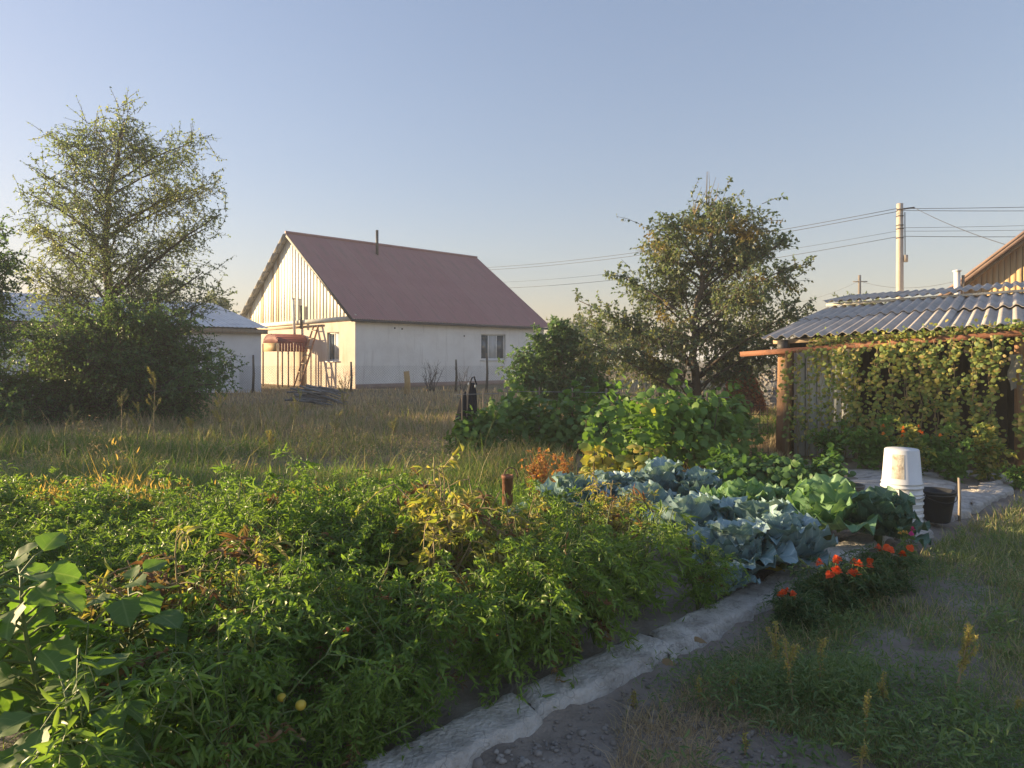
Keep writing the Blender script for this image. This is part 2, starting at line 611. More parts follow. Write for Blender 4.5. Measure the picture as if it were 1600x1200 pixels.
def vnoise(x, y, s, seed=0):
    g = np.random.default_rng(100 + seed)
    tab = g.uniform(-1, 1, (64, 64))
    u, v = np.asarray(x) / s, np.asarray(y) / s
    i, j = np.floor(u).astype(int), np.floor(v).astype(int)
    a, b = u - i, v - j
    a, b = a * a * (3 - 2 * a), b * b * (3 - 2 * b)
    t = lambda p, q: tab[p % 64, q % 64]
    return (t(i, j) * (1 - a) + t(i + 1, j) * a) * (1 - b) + (t(i, j + 1) * (1 - a) + t(i + 1, j + 1) * a) * b


def ground_z(x, y):
    x, y = np.asarray(x, float), np.asarray(y, float)
    w = (x - P0[0]) * PN[0] + (y - P0[1]) * PN[1]
    s = (x - P0[0]) * PD[0] + (y - P0[1]) * PD[1]
    near = np.exp(-((w) / 1.6) ** 2) * np.clip(1 - np.abs(s - 1.5) / 6, 0, 1)
    fade = np.clip((60 - np.hypot(x, y)) / 40, 0, 1)
    z = (0.035 * vnoise(x, y, 1.7, 1) + 0.018 * vnoise(x, y, 0.45, 2)) * fade
    z = z + (0.014 * vnoise(x, y, 0.14, 3) + 0.008 * vnoise(x, y, 0.06, 4)) * (y < 9)
    z = z - 0.06 * near * np.clip(-(w + 0.05) / 0.15, 0, 1)
    return z


xs = np.unique(np.concatenate([np.linspace(-3, 6, 190), np.linspace(-26, 26, 105), np.linspace(-90, 90, 37), [-1500, -700, -300, 300, 700, 1500]]))
ys = np.unique(np.concatenate([np.linspace(1.2, 8, 150), np.linspace(-8, 46, 110), np.linspace(46, 120, 20), [-300, -60, -25, 200, 400, 800, 2000]]))
GXX, GYY = np.meshgrid(xs, ys, indexing='ij')
mbg = MB().grid(np.stack([GXX, GYY, ground_z(GXX, GYY)], -1))


def ground_extra(nt, col, vec):
    big = noise(nt, 0.35, 4, vec)
    mr = N(nt, 'ShaderNodeMapRange')
    nt.links.new(big, mr.inputs[0])
    mr.inputs[1].default_value = 0.45
    mr.inputs[2].default_value = 0.62
    sx = N(nt, 'ShaderNodeSeparateXYZ')
    nt.links.new(vec, sx.inputs[0])
    far = N(nt, 'ShaderNodeMapRange')
    nt.links.new(sx.outputs[1], far.inputs[0])
    far.inputs[1].default_value = 7.5
    far.inputs[2].default_value = 11.0
    straw = mixc(nt, mr.outputs[0], (0.24, 0.18, 0.10), (0.17, 0.15, 0.08))
    return mixc(nt, far.outputs[0], col, straw)


M_ground = surf('garden_soil', [(0.18, 0.155, 0.132), (0.25, 0.218, 0.19), (0.33, 0.295, 0.262)], 3.2, 0.95, 0.7, 40, None, 0, 0.15, ground_extra, 0.03)
ground = mbg.build('ground', M_ground, None, True)
tag(ground, kind='structure')

def crack_extra(nt, col, vec):
    v = N(nt, 'ShaderNodeTexVoronoi', feature='DISTANCE_TO_EDGE')
    v.inputs['Scale'].default_value = 3.2
    wv = N(nt, 'ShaderNodeTexNoise')
    wv.inputs['Scale'].default_value = 6.0
    nt.links.new(vec, wv.inputs['Vector'])
    ad = N(nt, 'ShaderNodeMixRGB', blend_type='ADD')
    ad.inputs[0].default_value = 0.6
    nt.links.new(vec, ad.inputs[1])
    nt.links.new(wv.outputs['Color'], ad.inputs[2])
    nt.links.new(ad.outputs[0], v.inputs['Vector'])
    mr = N(nt, 'ShaderNodeMapRange')
    nt.links.new(v.outputs['Distance'], mr.inputs[0])
    mr.inputs[1].default_value = 0.0
    mr.inputs[2].default_value = 0.018
    mr.inputs[3].default_value = 0.45
    mr.inputs[4].default_value = 0.0
    return mixc(nt, mr.outputs[0], col, (0.10, 0.09, 0.08))


M_conc = surf('weathered_concrete', [(0.32, 0.295, 0.265), (0.50, 0.475, 0.44), (0.62, 0.595, 0.56)], 9.0, 0.92, 0.9, 45, None, 0, 0.2, crack_extra, 0.03)
# concrete edging between the bed and the yard: broken slabs in a row
edging = thing('path', None, None)
tag(edging, kind='structure')
ge = np.random.default_rng(71)
s0 = -1.5
while s0 < 4.9:
    L = ge.uniform(0.7, 1.6)
    hl, hr = 0.12 + ge.normal(0, 0.012), 0.13 + ge.normal(0, 0.015)
    zc0, tilt, slope = 0.045 + ge.normal(0, 0.003), ge.normal(0.0, 0.004), ge.normal(0, 0.004)
    cut0, cut1 = ge.normal(0, 0.05), ge.normal(0, 0.05)
    na_, nb_ = max(10, int(L / 0.022)), 15
    grid_ = np.zeros((na_, nb_, 3))
    u = np.linspace(0, 1, na_)
    for i in range(na_):
        sc_ = s0 + L * u[i]
        el_ = hl + 0.014 * float(vnoise(sc_, 0.3, 0.16, 11)) + 0.016 * float(vnoise(sc_, 3.3, 0.05, 12))
        er_ = hr + 0.007 * float(vnoise(sc_, 5.3, 0.16, 18)) + 0.012 * float(vnoise(sc_, 9.3, 0.05, 19))
        for j in range(nb_):
            q = j / (nb_ - 1) * 2 - 1
            endz = u[i] in (0.0, 1.0)
            side = abs(q) > 0.99
            ww = (q * el_ if q > 0 else q * er_)
            ss_ = sc_ + (cut0 * (1 - u[i]) + cut1 * u[i]) * q + 0.012 * float(vnoise(q * 3, s0 + (u[i] > .5), 0.35, 21)) * (1 if u[i] < 0.02 or u[i] > 0.98 else 0)
            p = P0 + PD * ss_ + PN * ww
            z = zc0 + tilt * (u[i] - 0.5) + slope * q + 0.004 * float(vnoise(p[0], p[1], 0.11, 15)) + 0.003 * float(vnoise(p[0], p[1], 0.045, 16)) + 0.003 * float(vnoise(p[0], p[1], 0.025, 17))
            edge = min((1 - abs(q)) * 0.13, min(u[i], 1 - u[i]) * L)
            if edge < 0.02:
                z -= (0.012 + 0.014 * abs(float(vnoise(p[0], p[1], 0.06, 23)))) * (1.0 if (1 - abs(q)) * 0.13 < 0.02 else 0.25)
            if side or endz:
                z = -0.10 if side else z - 0.015
                p = p + (PN * np.sign(q) * 0.006 if side else 0)
            grid_[i, j] = (p[0], p[1], z)
    MB().grid(grid_).build('slab', M_conc, edging)
    s0 += L + ge.uniform(-0.004, 0.004)

# broken concrete pads by the shed
pad_root = thing('pavement', None, None)
tag(pad_root, kind='structure')
for k, (poly, h) in enumerate((
        ([(1330, 752), (1455, 742), (1500, 765), (1430, 800), (1340, 792)], 0.03),
        ([(1500, 772), (1560, 757), (1582, 768), (1545, 790), (1490, 812), (1440, 806)], 0.05),
        ([(1385, 812), (1455, 812), (1440, 845), (1375, 838)], 0.035),
        ([(1320, 738), (1450, 731), (1600, 745), (1590, 756), (1470, 744), (1340, 750)], 0.02))):
    g = np.random.default_rng(60 + k)
    ring = []
    for a in range(len(poly)):
        p, q = np.array(poly[a], float), np.array(poly[(a + 1) % len(poly)], float)
        for t in np.linspace(0, 1, 7)[:-1]:
            r = p * (1 - t) + q * t
            Y = EYE * FPX / (r[1] - HOR)
            ring.append(np.array([GX(r[0], Y), Y]) + g.normal(0, 0.025, 2))
    ring = np.array(ring)
    c = ring.mean(0)
    levels = [(1.04, -0.03), (1.0, h * 0.7), (0.95, h), (0.6, h + 0.008), (0.25, h + 0.004)]
    mb = MB()
    V, n = [], len(ring)
    for sc, z in levels:
        xy = c + (ring - c) * sc
        V.append(np.column_stack([xy, z + ground_z(xy[:, 0], xy[:, 1]) * 0.4 + g.normal(0, 0.003, n)]))
    mb.add(np.concatenate(V), [[i * n + j, i * n + (j + 1) % n, (i + 1) * n + (j + 1) % n, (i + 1) * n + j] for i in range(len(levels) - 1) for j in range(n)]
           + [[(len(levels) - 1) * n + j for j in range(n)]])
    mb.build('slab', M_conc, pad_root)

# clods and pebbles on the bare earth
ICO = None


def lump_template(g):
    v = rsphere(9, g)
    import bmesh
    bm = bmesh.new()
    bmesh.ops.create_icosphere(bm, subdivisions=1, radius=1.0)
    vv = np.array([p.co[:] for p in bm.verts])
    ff = np.array([[q.index for q in f.verts] for f in bm.faces])
    bm.free()
    vv *= g.uniform(0.6, 1.15, (len(vv), 1))
    vv[:, 2] *= 0.7
    return vv, ff


M_clod = surf('earth_clod', [(0.17, 0.152, 0.14), (0.25, 0.23, 0.212), (0.33, 0.31, 0.29)], 6, 0.95, 0.4, 60)
g = np.random.default_rng(21)
mb = MB()
for k in range(4):
    n = 420
    px, py = g.uniform(640, 1250, n), g.uniform(985, 1215, n)
    keep = py > 1230 - (px - 600) * 0.33
    px, py = px[keep], py[keep]
    Y = EYE * FPX / (py - HOR)
    X = GX(px, Y)
    scatter(mb, lump_template(g), np.column_stack([X, Y, ground_z(X, Y) + 0.004]), rsphere(len(X), g) * [1, 1, 0.2], np.tile([0, 0, 1.0], (len(X), 1)),
            np.exp(g.normal(-4.9, 0.55, len(X))))
n = 380
sv, wv = g.uniform(-1.5, 4.9, n), -0.13 - np.abs(g.normal(0, 0.07, n))
X, Y = P0[0] + PD[0] * sv + PN[0] * wv, P0[1] + PD[1] * sv + PN[1] * wv
scatter(mb, lump_template(g), np.column_stack([X, Y, ground_z(X, Y) + 0.004]), rsphere(n, g) * [1, 1, 0.2], np.tile([0, 0, 1.0], (n, 1)), np.exp(g.normal(-5.1, 0.6, n)))
tag(mb.build('gravel', M_clod), 'clods and pebbles strewn over the bare earth below the concrete edging', 'clods', kind='stuff')

# ------------------------------------------------------------------ the white house with the maroon roof
ANG = math.atan2(0.689, 0.725)
HA = (-7.66, 33.75, 0.0)                           # its near corner
M_wall = surf('whitewashed_wall', [(0.68, 0.66, 0.64), (0.76, 0.745, 0.725), (0.81, 0.80, 0.78)], 0.8, 0.9, 0.35, 6, None, 0, 0.2,
              streaks((0.60, 0.58, 0.56), 0.55, 0.75, (2.2, 2.2, 0.25), 1.5))
M_wall2 = surf('clay_washed_gable', [(0.56, 0.47, 0.40), (0.64, 0.55, 0.47), (0.68, 0.6, 0.53)], 0.8, 0.9, 0.35, 6, None, 0, 0.2,
               streaks((0.5, 0.36, 0.26), 0.55, 0.8, (1.2, 1.2, 0.4), 1.2))
M_plinth = surf('reddish_plinth', [(0.3, 0.2, 0.16), (0.4, 0.3, 0.25)], 2, 0.9, 0.3)
M_plank_w = surf('cream_painted_plank', [(0.68, 0.63, 0.50), (0.78, 0.75, 0.65), (0.82, 0.80, 0.72)], 1.2, 0.7, 0.2, 20, (3, 3, 0.3), 0, 0.3,
                 streaks((0.42, 0.30, 0.18), 0.64, 0.85, (4, 4, 0.35), 1.6))
M_plank_b = surf('bare_plank', [(0.36, 0.27, 0.18), (0.5, 0.4, 0.28)], 1.5, 0.8, 0.3, 20, (6, 6, 0.4))
def sheet_fade(nt, col, vec):
    oi = N(nt, 'ShaderNodeObjectInfo')
    mr = N(nt, 'ShaderNodeMapRange')
    nt.links.new(oi.outputs['Random'], mr.inputs[0])
    mr.inputs[3].default_value = 0.0
    mr.inputs[4].default_value = 0.35
    col = mixc(nt, mr.outputs[0], col, (0.38, 0.23, 0.20))
    return streaks((0.25, 0.15, 0.135), 0.5, 0.75, (3.0, 0.35, 0.35), 1.3)(nt, col, vec)


M_maroon = surf('maroon_metal_roofing', [(0.31, 0.145, 0.14), (0.36, 0.175, 0.165)], 0.7, 0.6, 0, metal=0.0, spec=0.45, extra=sheet_fade)
M_greyun = surf('grey_roof_underside', [(0.22, 0.22, 0.22), (0.33, 0.32, 0.31)], 2, 0.8, 0.2)
M_dark = surf('dark_metal', [(0.045, 0.045, 0.05), (0.075, 0.072, 0.075)], 3, 0.5, 0.1)
M_white = surf('white_paint', [(0.70, 0.70, 0.69), (0.80, 0.80, 0.79)], 2, 0.5, 0.05)
M_red = surf('red_awning_metal', [(0.20, 0.062, 0.058), (0.26, 0.085, 0.075)], 2, 0.6, 0.05)
M_ochre = surf('ochre_panel', [(0.36, 0.24, 0.11), (0.42, 0.30, 0.15)], 2, 0.7, 0.1)
M_wood = surf('weathered_wood', [(0.20, 0.155, 0.115), (0.32, 0.25, 0.185), (0.26, 0.22, 0.18)], 2.5, 0.85, 0.5, 25, (5, 5, 0.5))
M_ladder = surf('ladder_wood', [(0.30, 0.16, 0.10), (0.40, 0.24, 0.15)], 3, 0.8, 0.3, 25)
mg, ntg, outg = nodes_of('window_glass')
bg_ = N(ntg, 'ShaderNodeBsdfPrincipled')
bg_.inputs['Base Color'].default_value = (0.06, 0.08, 0.10, 1)
bg_.inputs['Roughness'].default_value = 0.06
bg_.inputs['Specular IOR Level'].default_value = 0.8
ntg.links.new(bg_.outputs[0], outg.inputs['Surface'])
M_glass = mg
M_curtain = surf('net_curtain', [(0.42, 0.44, 0.46), (0.56, 0.58, 0.6)], 3, 0.9, 0.3, 12, (6, 6, 0.6))

house = thing('house', 'large white house with maroon metal roof and sunlit plank gable', 'house', HA, ANG)
HL, HW, HE, HR = 13.3, 13.6, 3.6, 8.43             # length, width, eave and ridge height
# walls with real openings: local x = along the long wall, y = across the gable


def wall_with_hole(mb, o, a, up, L, H, holes, thick_dir, thick=0.25):
    """rectangular wall made of blocks around the holes (u0, u1, z0, z1)"""
    us = sorted({0, L, *[h[0] for h in holes], *[h[1] for h in holes]})
    zs = sorted({0, H, *[h[2] for h in holes], *[h[3] for h in holes]})
    o, a, t = np.array(o, float), np.array(a, float), np.array(thick_dir, float)
    for i in range(len(us) - 1):
        for j in range(len(zs) - 1):
            cu, cz = (us[i] + us[i + 1]) / 2, (zs[j] + zs[j + 1]) / 2
            if any(h[0] < cu < h[1] and h[2] < cz < h[3] for h in holes):
                continue
            for uu in (us[i], us[i + 1]):
                pass
            p = [o + a * us[i] + [0, 0, zs[j]], o + a * us[i + 1] + [0, 0, zs[j]], o + a * us[i + 1] + [0, 0, zs[j + 1]], o + a * us[i] + [0, 0, zs[j + 1]]]
            mb.add(p, [[0, 1, 2, 3]])
    for h in holes:
        c = [o + a * h[0] + [0, 0, h[2]], o + a * h[1] + [0, 0, h[2]], o + a * h[1] + [0, 0, h[3]], o + a * h[0] + [0, 0, h[3]]]
        v = c + [q + t * thick for q in c]
        mb.add(v, [[0, 4, 5, 1], [1, 5, 6, 2], [2, 6, 7, 3], [3, 7, 4, 0]])


WIN1 = (8.15, 10.04, 1.43, 2.9)
WIN2 = (1.53, 2.77, 1.37, 2.84)
mb = MB()
wall_with_hole(mb, (0, 0, -0.2), (1, 0, 0), None, HL, HE + 0.2, [(WIN1[0], WIN1[1], WIN1[2] + 0.2, WIN1[3] + 0.2)], (0, 1, 0))
mb.add([[HL, 0, -0.2], [HL, HW, -0.2], [HL, HW, HE], [HL, HW / 2, HR - 0.25], [HL, 0, HE]], [[0, 1, 2, 3, 4]])
mb.add([[0, HW, -0.2], [HL, HW, -0.2], [HL, HW, HE], [0, HW, HE]], [[0, 3, 2, 1]])
mb.build('wall', M_wall, house)
mb = MB()
wall_with_hole(mb, (0, HW, -0.2), (0, -1, 0), None, HW, HE + 0.2, [(HW - WIN2[1], HW - WIN2[0], WIN2[2] + 0.2, WIN2[3] + 0.2)], (1, 0, 0))
mb.build('gable_wall', M_wall2, house)
for x, z in ((2.3, 3.05), (2.75, 3.02), (6.9, 2.75)):
    MB().lathe([(0.0, 0.0), (0.05, 0.0), (0.05, 0.02), (0.0, 0.02)], 8).build('wall_hole', M_dark, house)
    bpy.context.scene.collection.objects[-1].location = (x, 0.012, z)
    bpy.context.scene.collection.objects[-1].rotation_euler = (PI / 2, 0, 0)
MB().box((HL / 2, -0.03, 0.08), (HL - 0.02, 0.06, 0.3)).build('plinth', M_plinth, house)


def window(parent, origin, axis, inward, w, h, name='window', cols=3):
    o, a, n = np.array(origin, float), np.array(axis, float), np.array(inward, float)
    up = np.array([0, 0, 1.0])
    e = bpy.data.objects.new(name, None)
    COL.objects.link(e)
    e.parent = parent
    fr = MB()
    d = o + n * 0.10
    t = 0.07

    def slab(mb, u0, u1, z0, z1, dep, th):
        p = d + n * dep
        v = []
        for q in (0, 1):
            for (u, z) in ((u0, z0), (u1, z0), (u1, z1), (u0, z1)):
                v.append(p + n * th * q + a * u + up * z)
        mb.add(v, BOXF)
    slab(fr, 0, w, 0, t, 0, 0.06)
    slab(fr, 0, w, h - t, h, 0, 0.06)
    slab(fr, 0, t, t, h - t, 0.001, 0.06)
    slab(fr, w - t, w, t, h - t, 0.001, 0.06)
    for k in range(1, cols):
        u = w * k / cols
        slab(fr, u - 0.035, u + 0.035, t, h - t, 0.002, 0.055)
    fr.build('frame', M_white, e)
    for k in range(cols):
        pm = MB()
        slab(pm, w * k / cols + 0.036, w * (k + 1) / cols - 0.036, t + 0.002, h - t - 0.002, 0.025, 0.008)
        pm.build('pane', M_glass if k != 1 else M_curtain, e)
    sm = MB()
    slab(sm, -0.08, w + 0.08, -0.07, -0.005, -0.16, 0.2)
    sm.build('sill', M_white, e)
    return e


window(house, (WIN1[0], 0, WIN1[2]), (1, 0, 0), (0, 1, 0), WIN1[1] - WIN1[0], WIN1[3] - WIN1[2])
window(house, (0, WIN2[1], WIN2[2]), (0, -1, 0), (1, 0, 0), WIN2[1] - WIN2[0], WIN2[3] - WIN2[2], cols=2)

# the roof: ribbed maroon sheets, one object for each sheet of the near slope
rise = (HR - HE) / (HW / 2)
ov, oe = 0.35, 0.35                                # verge and eave overhang
roof = bpy.data.objects.new('roof', None)
COL.objects.link(roof)
roof.parent = house
nsheet = 12
sw = (HL + 2 * ov) / nsheet
mbs = MB()
nx = 49
for k, y in enumerate((0.0, 1.0)):
    pass
rib = np.zeros((2, nx, 3))
for j in range(nx):
    x = j / (nx - 1) * sw
    ph = (x / sw * 12) % 1
    z = 0.028 if ph < 0.5 else 0.0
    rib[0, j] = (x, -oe, HE - oe * rise + z + 0.05)
    rib[1, j] = (x, HW / 2, HR + z + 0.05)
sheet_me = MB().grid(rib[:, ::1]).data('roof_sheet', M_maroon)
for k in range(nsheet):
    o = link('roof_sheet', sheet_me, roof)
    o.location = (-ov + k * sw, 0, 0.002 * (k % 2))
far_slope = MB()
far_slope.add([[-ov, HW / 2, HR + 0.05], [HL + ov, HW / 2, HR + 0.05], [HL + ov, HW + oe, HE - oe * rise + 0.05], [-ov, HW + oe, HE - oe * rise + 0.05]], [[0, 1, 2, 3]])
far_slope.build('back_slope', M_maroon, roof)
MB().tube([(-ov, HW / 2, HR + 0.09), (HL + ov, HW / 2, HR + 0.09)], 0.09, 8).build('ridge_cap', M_maroon, roof)
MB().box((HL / 2, -oe + 0.02, HE - oe * rise - 0.02), (HL + 2 * ov, 0.03, 0.13)).build('eave_board', M_dark, roof)
for (y0, y1, mm, nm) in ((-oe, HW / 2, M_dark, 'verge_board'), (HW + oe, HW / 2, M_greyun, 'verge_board')):
    for xx in (-ov, HL + ov):
        z0, z1 = HE - oe * rise, HR
        MB().bar((xx, y0, z0 - 0.03), (xx, y1, z1 - 0.03), 0.04, 0.15).build(nm, mm, roof)
mb = MB()                                          # underside of the overhang at the gable
nseg = 11
for k in range(nseg):
    s0, s1 = k / nseg, (k + 0.93) / nseg
    y0, y1 = HW + oe - s0 * (HW / 2 + oe), HW + oe - s1 * (HW / 2 + oe)
    z0, z1 = HE - oe * rise + s0 * (HR - HE + oe * rise), HE - oe * rise + s1 * (HR - HE + oe * rise)
    sm = MB().add([[-ov - 0.12, y0, z0 - 0.02], [0, y0, z0 - 0.02], [0, y1, z1 - 0.02], [-ov - 0.12, y1, z1 - 0.02],
                   [-ov - 0.12, y0, z0 + 0.03], [0, y0, z0 + 0.03], [0, y1, z1 + 0.03], [-ov - 0.12, y1, z1 + 0.03]], BOXF)
    sm.build('soffit_board', M_greyun, roof)
mb = MB()
for s in (-1,):
    pass
# gable cladding: single planks
gable = bpy.data.objects.new('gable_cladding', None)
COL.objects.link(gable)
gable.parent = house
npl = 40
pw = (HW + 0.3) / npl
gr = np.random.default_rng(5)
for k in range(npl):
    y0 = -0.15 + k * pw
    y1 = y0 + pw - gr.uniform(0.0005, 0.004)
    zb = HE - 0.02 + gr.uniform(-0.02, 0.02)
    f = lambda y: HE + 0.02 + (HR - HE) * (1 - abs(y - HW / 2) / (HW / 2)) - 0.03
    za, zc = max(zb + 0.03, f(y0)), max(zb + 0.03, f(y1))
    d = -0.05 - gr.uniform(0, 0.0035)
    ym = HW / 2
    prof = [(y0, zb), (y1, zb), (y1, zc)]
    if y0 < ym < y1:
        prof.append((ym, f(ym)))
    prof.append((y0, za))
    n = len(prof)
    v = [(d, y, z) for y, z in prof] + [(-0.003, y, z) for y, z in prof]
    fcs = [list(range(n))[::-1], list(range(n, 2 * n))] + [[i, (i + 1) % n, n + (i + 1) % n, n + i] for i in range(n)]
    bare = gr.random() < (0.34 if y0 > 6.5 else 0.06)
    MB().add(v, fcs).build('plank', M_plank_b if bare and gr.random() < 0.55 else M_plank_w, gable)
MB().add([(-0.02, -0.1, HE), (-0.02, HW + 0.1, HE), (-0.02, HW / 2, HR - 0.05)], [[0, 2, 1]]).build('backing_board', M_plank_w, gable)
MB().box((-0.09, HW / 2, HE - 0.12), (0.10, HW + 0.1, 0.2)).build('gable_ledge', M_plank_w, house)
MB().box((-0.05, HW / 2 + 1.5, HE - 0.38), (0.05, HW - 3.2, 0.10)).build('wall_beam', M_plank_b, house)
MB().tube([(4.88, 5.7, HE + 5.7 * rise - 0.1), (4.88, 5.7, 9.15)], 0.085, 10).build('chimney', M_dark, house)
MB().tube([(-0.25, 5.9, 2.8), (-0.25, 6.05, 4.75)], 0.075, 10).tube([(-0.25, 6.05, 4.75), (-0.25, 6.05, 4.82)], 0.11, 10).build('stove_pipe', M_white, house)
MB().tube([(-0.22, 5.2, 3.1), (-0.22, 5.2, 4.35)], 0.07, 10).build('stove_pipe', M_dark, house)
# porch with the barrel awning
porch = bpy.data.objects.new('porch', None)
COL.objects.link(porch)
porch.parent = house
PA, PB, PU = 4.78, 6.58, 1.73
na = 13
arc = [(PA + PB) / 2 + (PB - PA) / 2 * math.cos(PI * t / (na - 1)) for t in range(na)]
arz = [2.33 + 0.46 * math.sin(PI * t / (na - 1)) for t in range(na)]
for k in range(na - 1):
    v = []
    for off in (0, 0.025):
        v += [(-PU, arc[k], arz[k] + off), (-0.06, arc[k], arz[k] + off), (-0.06, arc[k + 1], arz[k + 1] + off), (-PU, arc[k + 1], arz[k + 1] + off)]
    MB().add(v, BOXF).build('awning_strip', M_red, porch)
mb = MB()
nst = 12
for k in range(nst):
    y0, y1 = PA + 0.03 + (PB - PA - 0.06) * k / nst, PA + 0.03 + (PB - PA - 0.06) * (k + 0.82) / nst
    ym = (y0 + y1) / 2
    zt = 2.33 + 0.44 * math.sqrt(max(0.001, 1 - ((ym - (PA + PB) / 2) / ((PB - PA) / 2)) ** 2))
    MB().box((-PU + 0.02, ym, (2.33 + zt) / 2), (0.03, y1 - y0, zt - 2.33)).build('awning_end_slat', M_red, porch)
for k in range(10):
    x0 = -PU + 0.06 + (PU - 0.1) * k / 10
    MB().box((x0 + 0.07, PA - 0.01, 2.33 - 0.24), (0.135, 0.025, 0.47)).build('side_slat', M_red, porch)
MB().box((-PU + 0.01, (PA + PB) / 2, 2.33 - 0.24), (0.03, PB - PA, 0.45)).build('front_panel', M_ochre, porch)
for (x, y) in ((-PU, PA), (-PU, PB)):
    MB().box((x, y, 1.1), (0.07, 0.07, 2.4)).build('post', M_wood, porch)
for k in range(5):
    MB().box((-PU + 0.25 + k * 0.33, PA, 0.95), (0.07, 0.04, 1.9)).build('side_post', M_wood, porch)
MB().box((0.02 - 0.06, 5.6, 1.05), (0.06, 1.0, 2.1)).build('door', M_wood, house)

# ladder leaning on the gable
lad = thing('ladder', 'wooden ladder leaning against the sunlit gable wall beside the window', 'ladder', HA, ANG)
LT, LB = np.array([-0.12, 3.73, 3.2]), np.array([-1.12, 3.9, -0.02])
for s in (-0.3, 0.3):
    MB().bar(LB + [0, s * 1.15, 0], LT + [0, s * 0.85, 0], 0.07, 0.08).build('rail', M_ladder, lad)
for k in range(7):
    t = 0.12 + k * 0.135
    c = LB + (LT - LB) * t
    hw = 0.36 - 0.06 * t
    MB().box(c + [-0.03, 0, 0], (0.05, hw * 2, 0.05)).build('rung', M_wood, lad)

# ------------------------------------------------------------------ long white outbuilding at the left
HB = (-11.25, 31.0, 0.0)
M_wall3 = surf('bluish_whitewash', [(0.62, 0.62, 0.64), (0.70, 0.70, 0.72), (0.74, 0.74, 0.76)], 0.9, 0.9, 0.3, 6)
M_slate = surf('grey_slate_sheet', [(0.36, 0.33, 0.30), (0.45, 0.415, 0.38), (0.52, 0.485, 0.45)], 1.6, 0.9, 0.3, 30, None, 0, 0.2,
               streaks((0.27, 0.25, 0.22), 0.56, 0.78, (1, 1, 1), 2.3))
M_pale = surf('pale_old_slate', [(0.52, 0.52, 0.53), (0.62, 0.62, 0.63), (0.68, 0.68, 0.68)], 1.6, 0.85, 0.3, 30)
outb = thing('outbuilding', 'long low white outbuilding with pale roof behind the left tree', 'outbuilding', HB, ANG)
OL, OD, OE, OR = 22.0, 6.2, 2.75, 4.16
mb = MB()
mb.add([[0, 0, -.2], [-OL, 0, -.2], [-OL, 0, OE], [0, 0, OE]], [[0, 3, 2, 1]])
mb.add([[0, 0, -.2], [0, OD, -.2], [0, OD, OR], [0, 0, OE]], [[0, 1, 2, 3]])
mb.add([[0, OD, -.2], [-OL, OD, -.2], [-OL, OD, OR], [0, OD, OR]], [[0, 1, 2, 3]])
mb.add([[-OL, 0, -.2], [-OL, OD, -.2], [-OL, OD, OR], [-OL, 0, OE]], [[0, 3, 2, 1]])
mb.build('wall', M_wall3, outb)
for k in range(16):
    x0 = 0.25 - k * 1.4
    w = np.zeros((2, 29, 3))
    for j in range(29):
        x = x0 - j / 28 * 1.39
        z = 0.018 * math.sin(j / 28 * 7 * 2 * PI)
        w[0, j] = (x, -0.3, OE + 0.10 + z)
        w[1, j] = (x, OD + 0.2, OR + 0.2 + z)
    MB().grid(w).build('roof_sheet', M_pale, outb, True)
MB().box((-OL / 2 + 0.1, -0.14, OE - 0.06), (OL + 0.2, 0.22, 0.2)).build('eave_beam', M_wood, outb)

# ------------------------------------------------------------------ chain-link fence in front of the house
M_wire = surf('galvanised_wire', [(0.22, 0.22, 0.22), (0.30, 0.30, 0.30)], 4, 0.5, 0, metal=0.5)
fence = thing('fence', 'chain-link fence with rough wooden posts in front of the white house', 'fence')
fpts = [(345, 30.5), (395, 30.2), (548, 30.6), (712, 31.0), (760, 30.0), (850, 30.0)]
hts = [1.7, 1.65, 1.35, 1.45, 1.75, 1.5]
M_post = surf('grey_fence_post', [(0.08, 0.07, 0.06), (0.14, 0.12, 0.10)], 5, 0.9, 0.4)
FP = [np.array([GX(a, b), b, 0.0]) for a, b in fpts]
for p, h in zip(FP, hts):
    MB().tube([p + [0, 0, -0.1], p + [0.04, 0, h * 0.5], p + [0.01, 0.02, h]], [0.06, 0.052, 0.04], 7).build('post', M_post, fence)
mb = MB()
for a, b in zip(FP[:-1], FP[1:]):
    L = np.linalg.norm(b - a)
    d = (b - a) / L
    hh = 1.1
    n = int(L / 0.11)
    for k in range(-int(hh / 0.11), n):
        for sgn in (1, -1):
            s0 = k * 0.11 if sgn > 0 else k * 0.11 + hh
            t0, t1 = 0.0, hh
            if sgn > 0:
                u0, u1 = max(0, -s0), min(hh, L - s0)
            else:
                u0, u1 = max(0, s0 - L), min(hh, s0)
            if u1 - u0 < 0.05:
                continue
            q0 = a + d * (s0 + sgn * u0) + [0, 0.01 * sgn, 0.08 + u0]
            q1 = a + d * (s0 + sgn * u1) + [0, 0.01 * sgn, 0.08 + u1]
            mb.tube([q0, q1], 0.0035, 3, cap=False)
o = mb.build('wire_mesh', M_wire, fence)
tag(o, kind='stuff')
M_stump = surf('pale_stump_wood', [(0.42, 0.27, 0.12), (0.5, 0.36, 0.18)], 4, 0.85, 0.4)
p = np.array([GX(636, 29.5), 29.5, 0])
tag(MB().tube([p + [0, 0, -.1], p + [0.02, 0, 0.45], p + [-0.03, 0, 0.95]], [0.16, 0.13, 0.12], 9).build('stump', M_stump),
    'short pale wooden stump standing by the fence below the blank white wall', 'stump')
# dead shrubs against the long wall


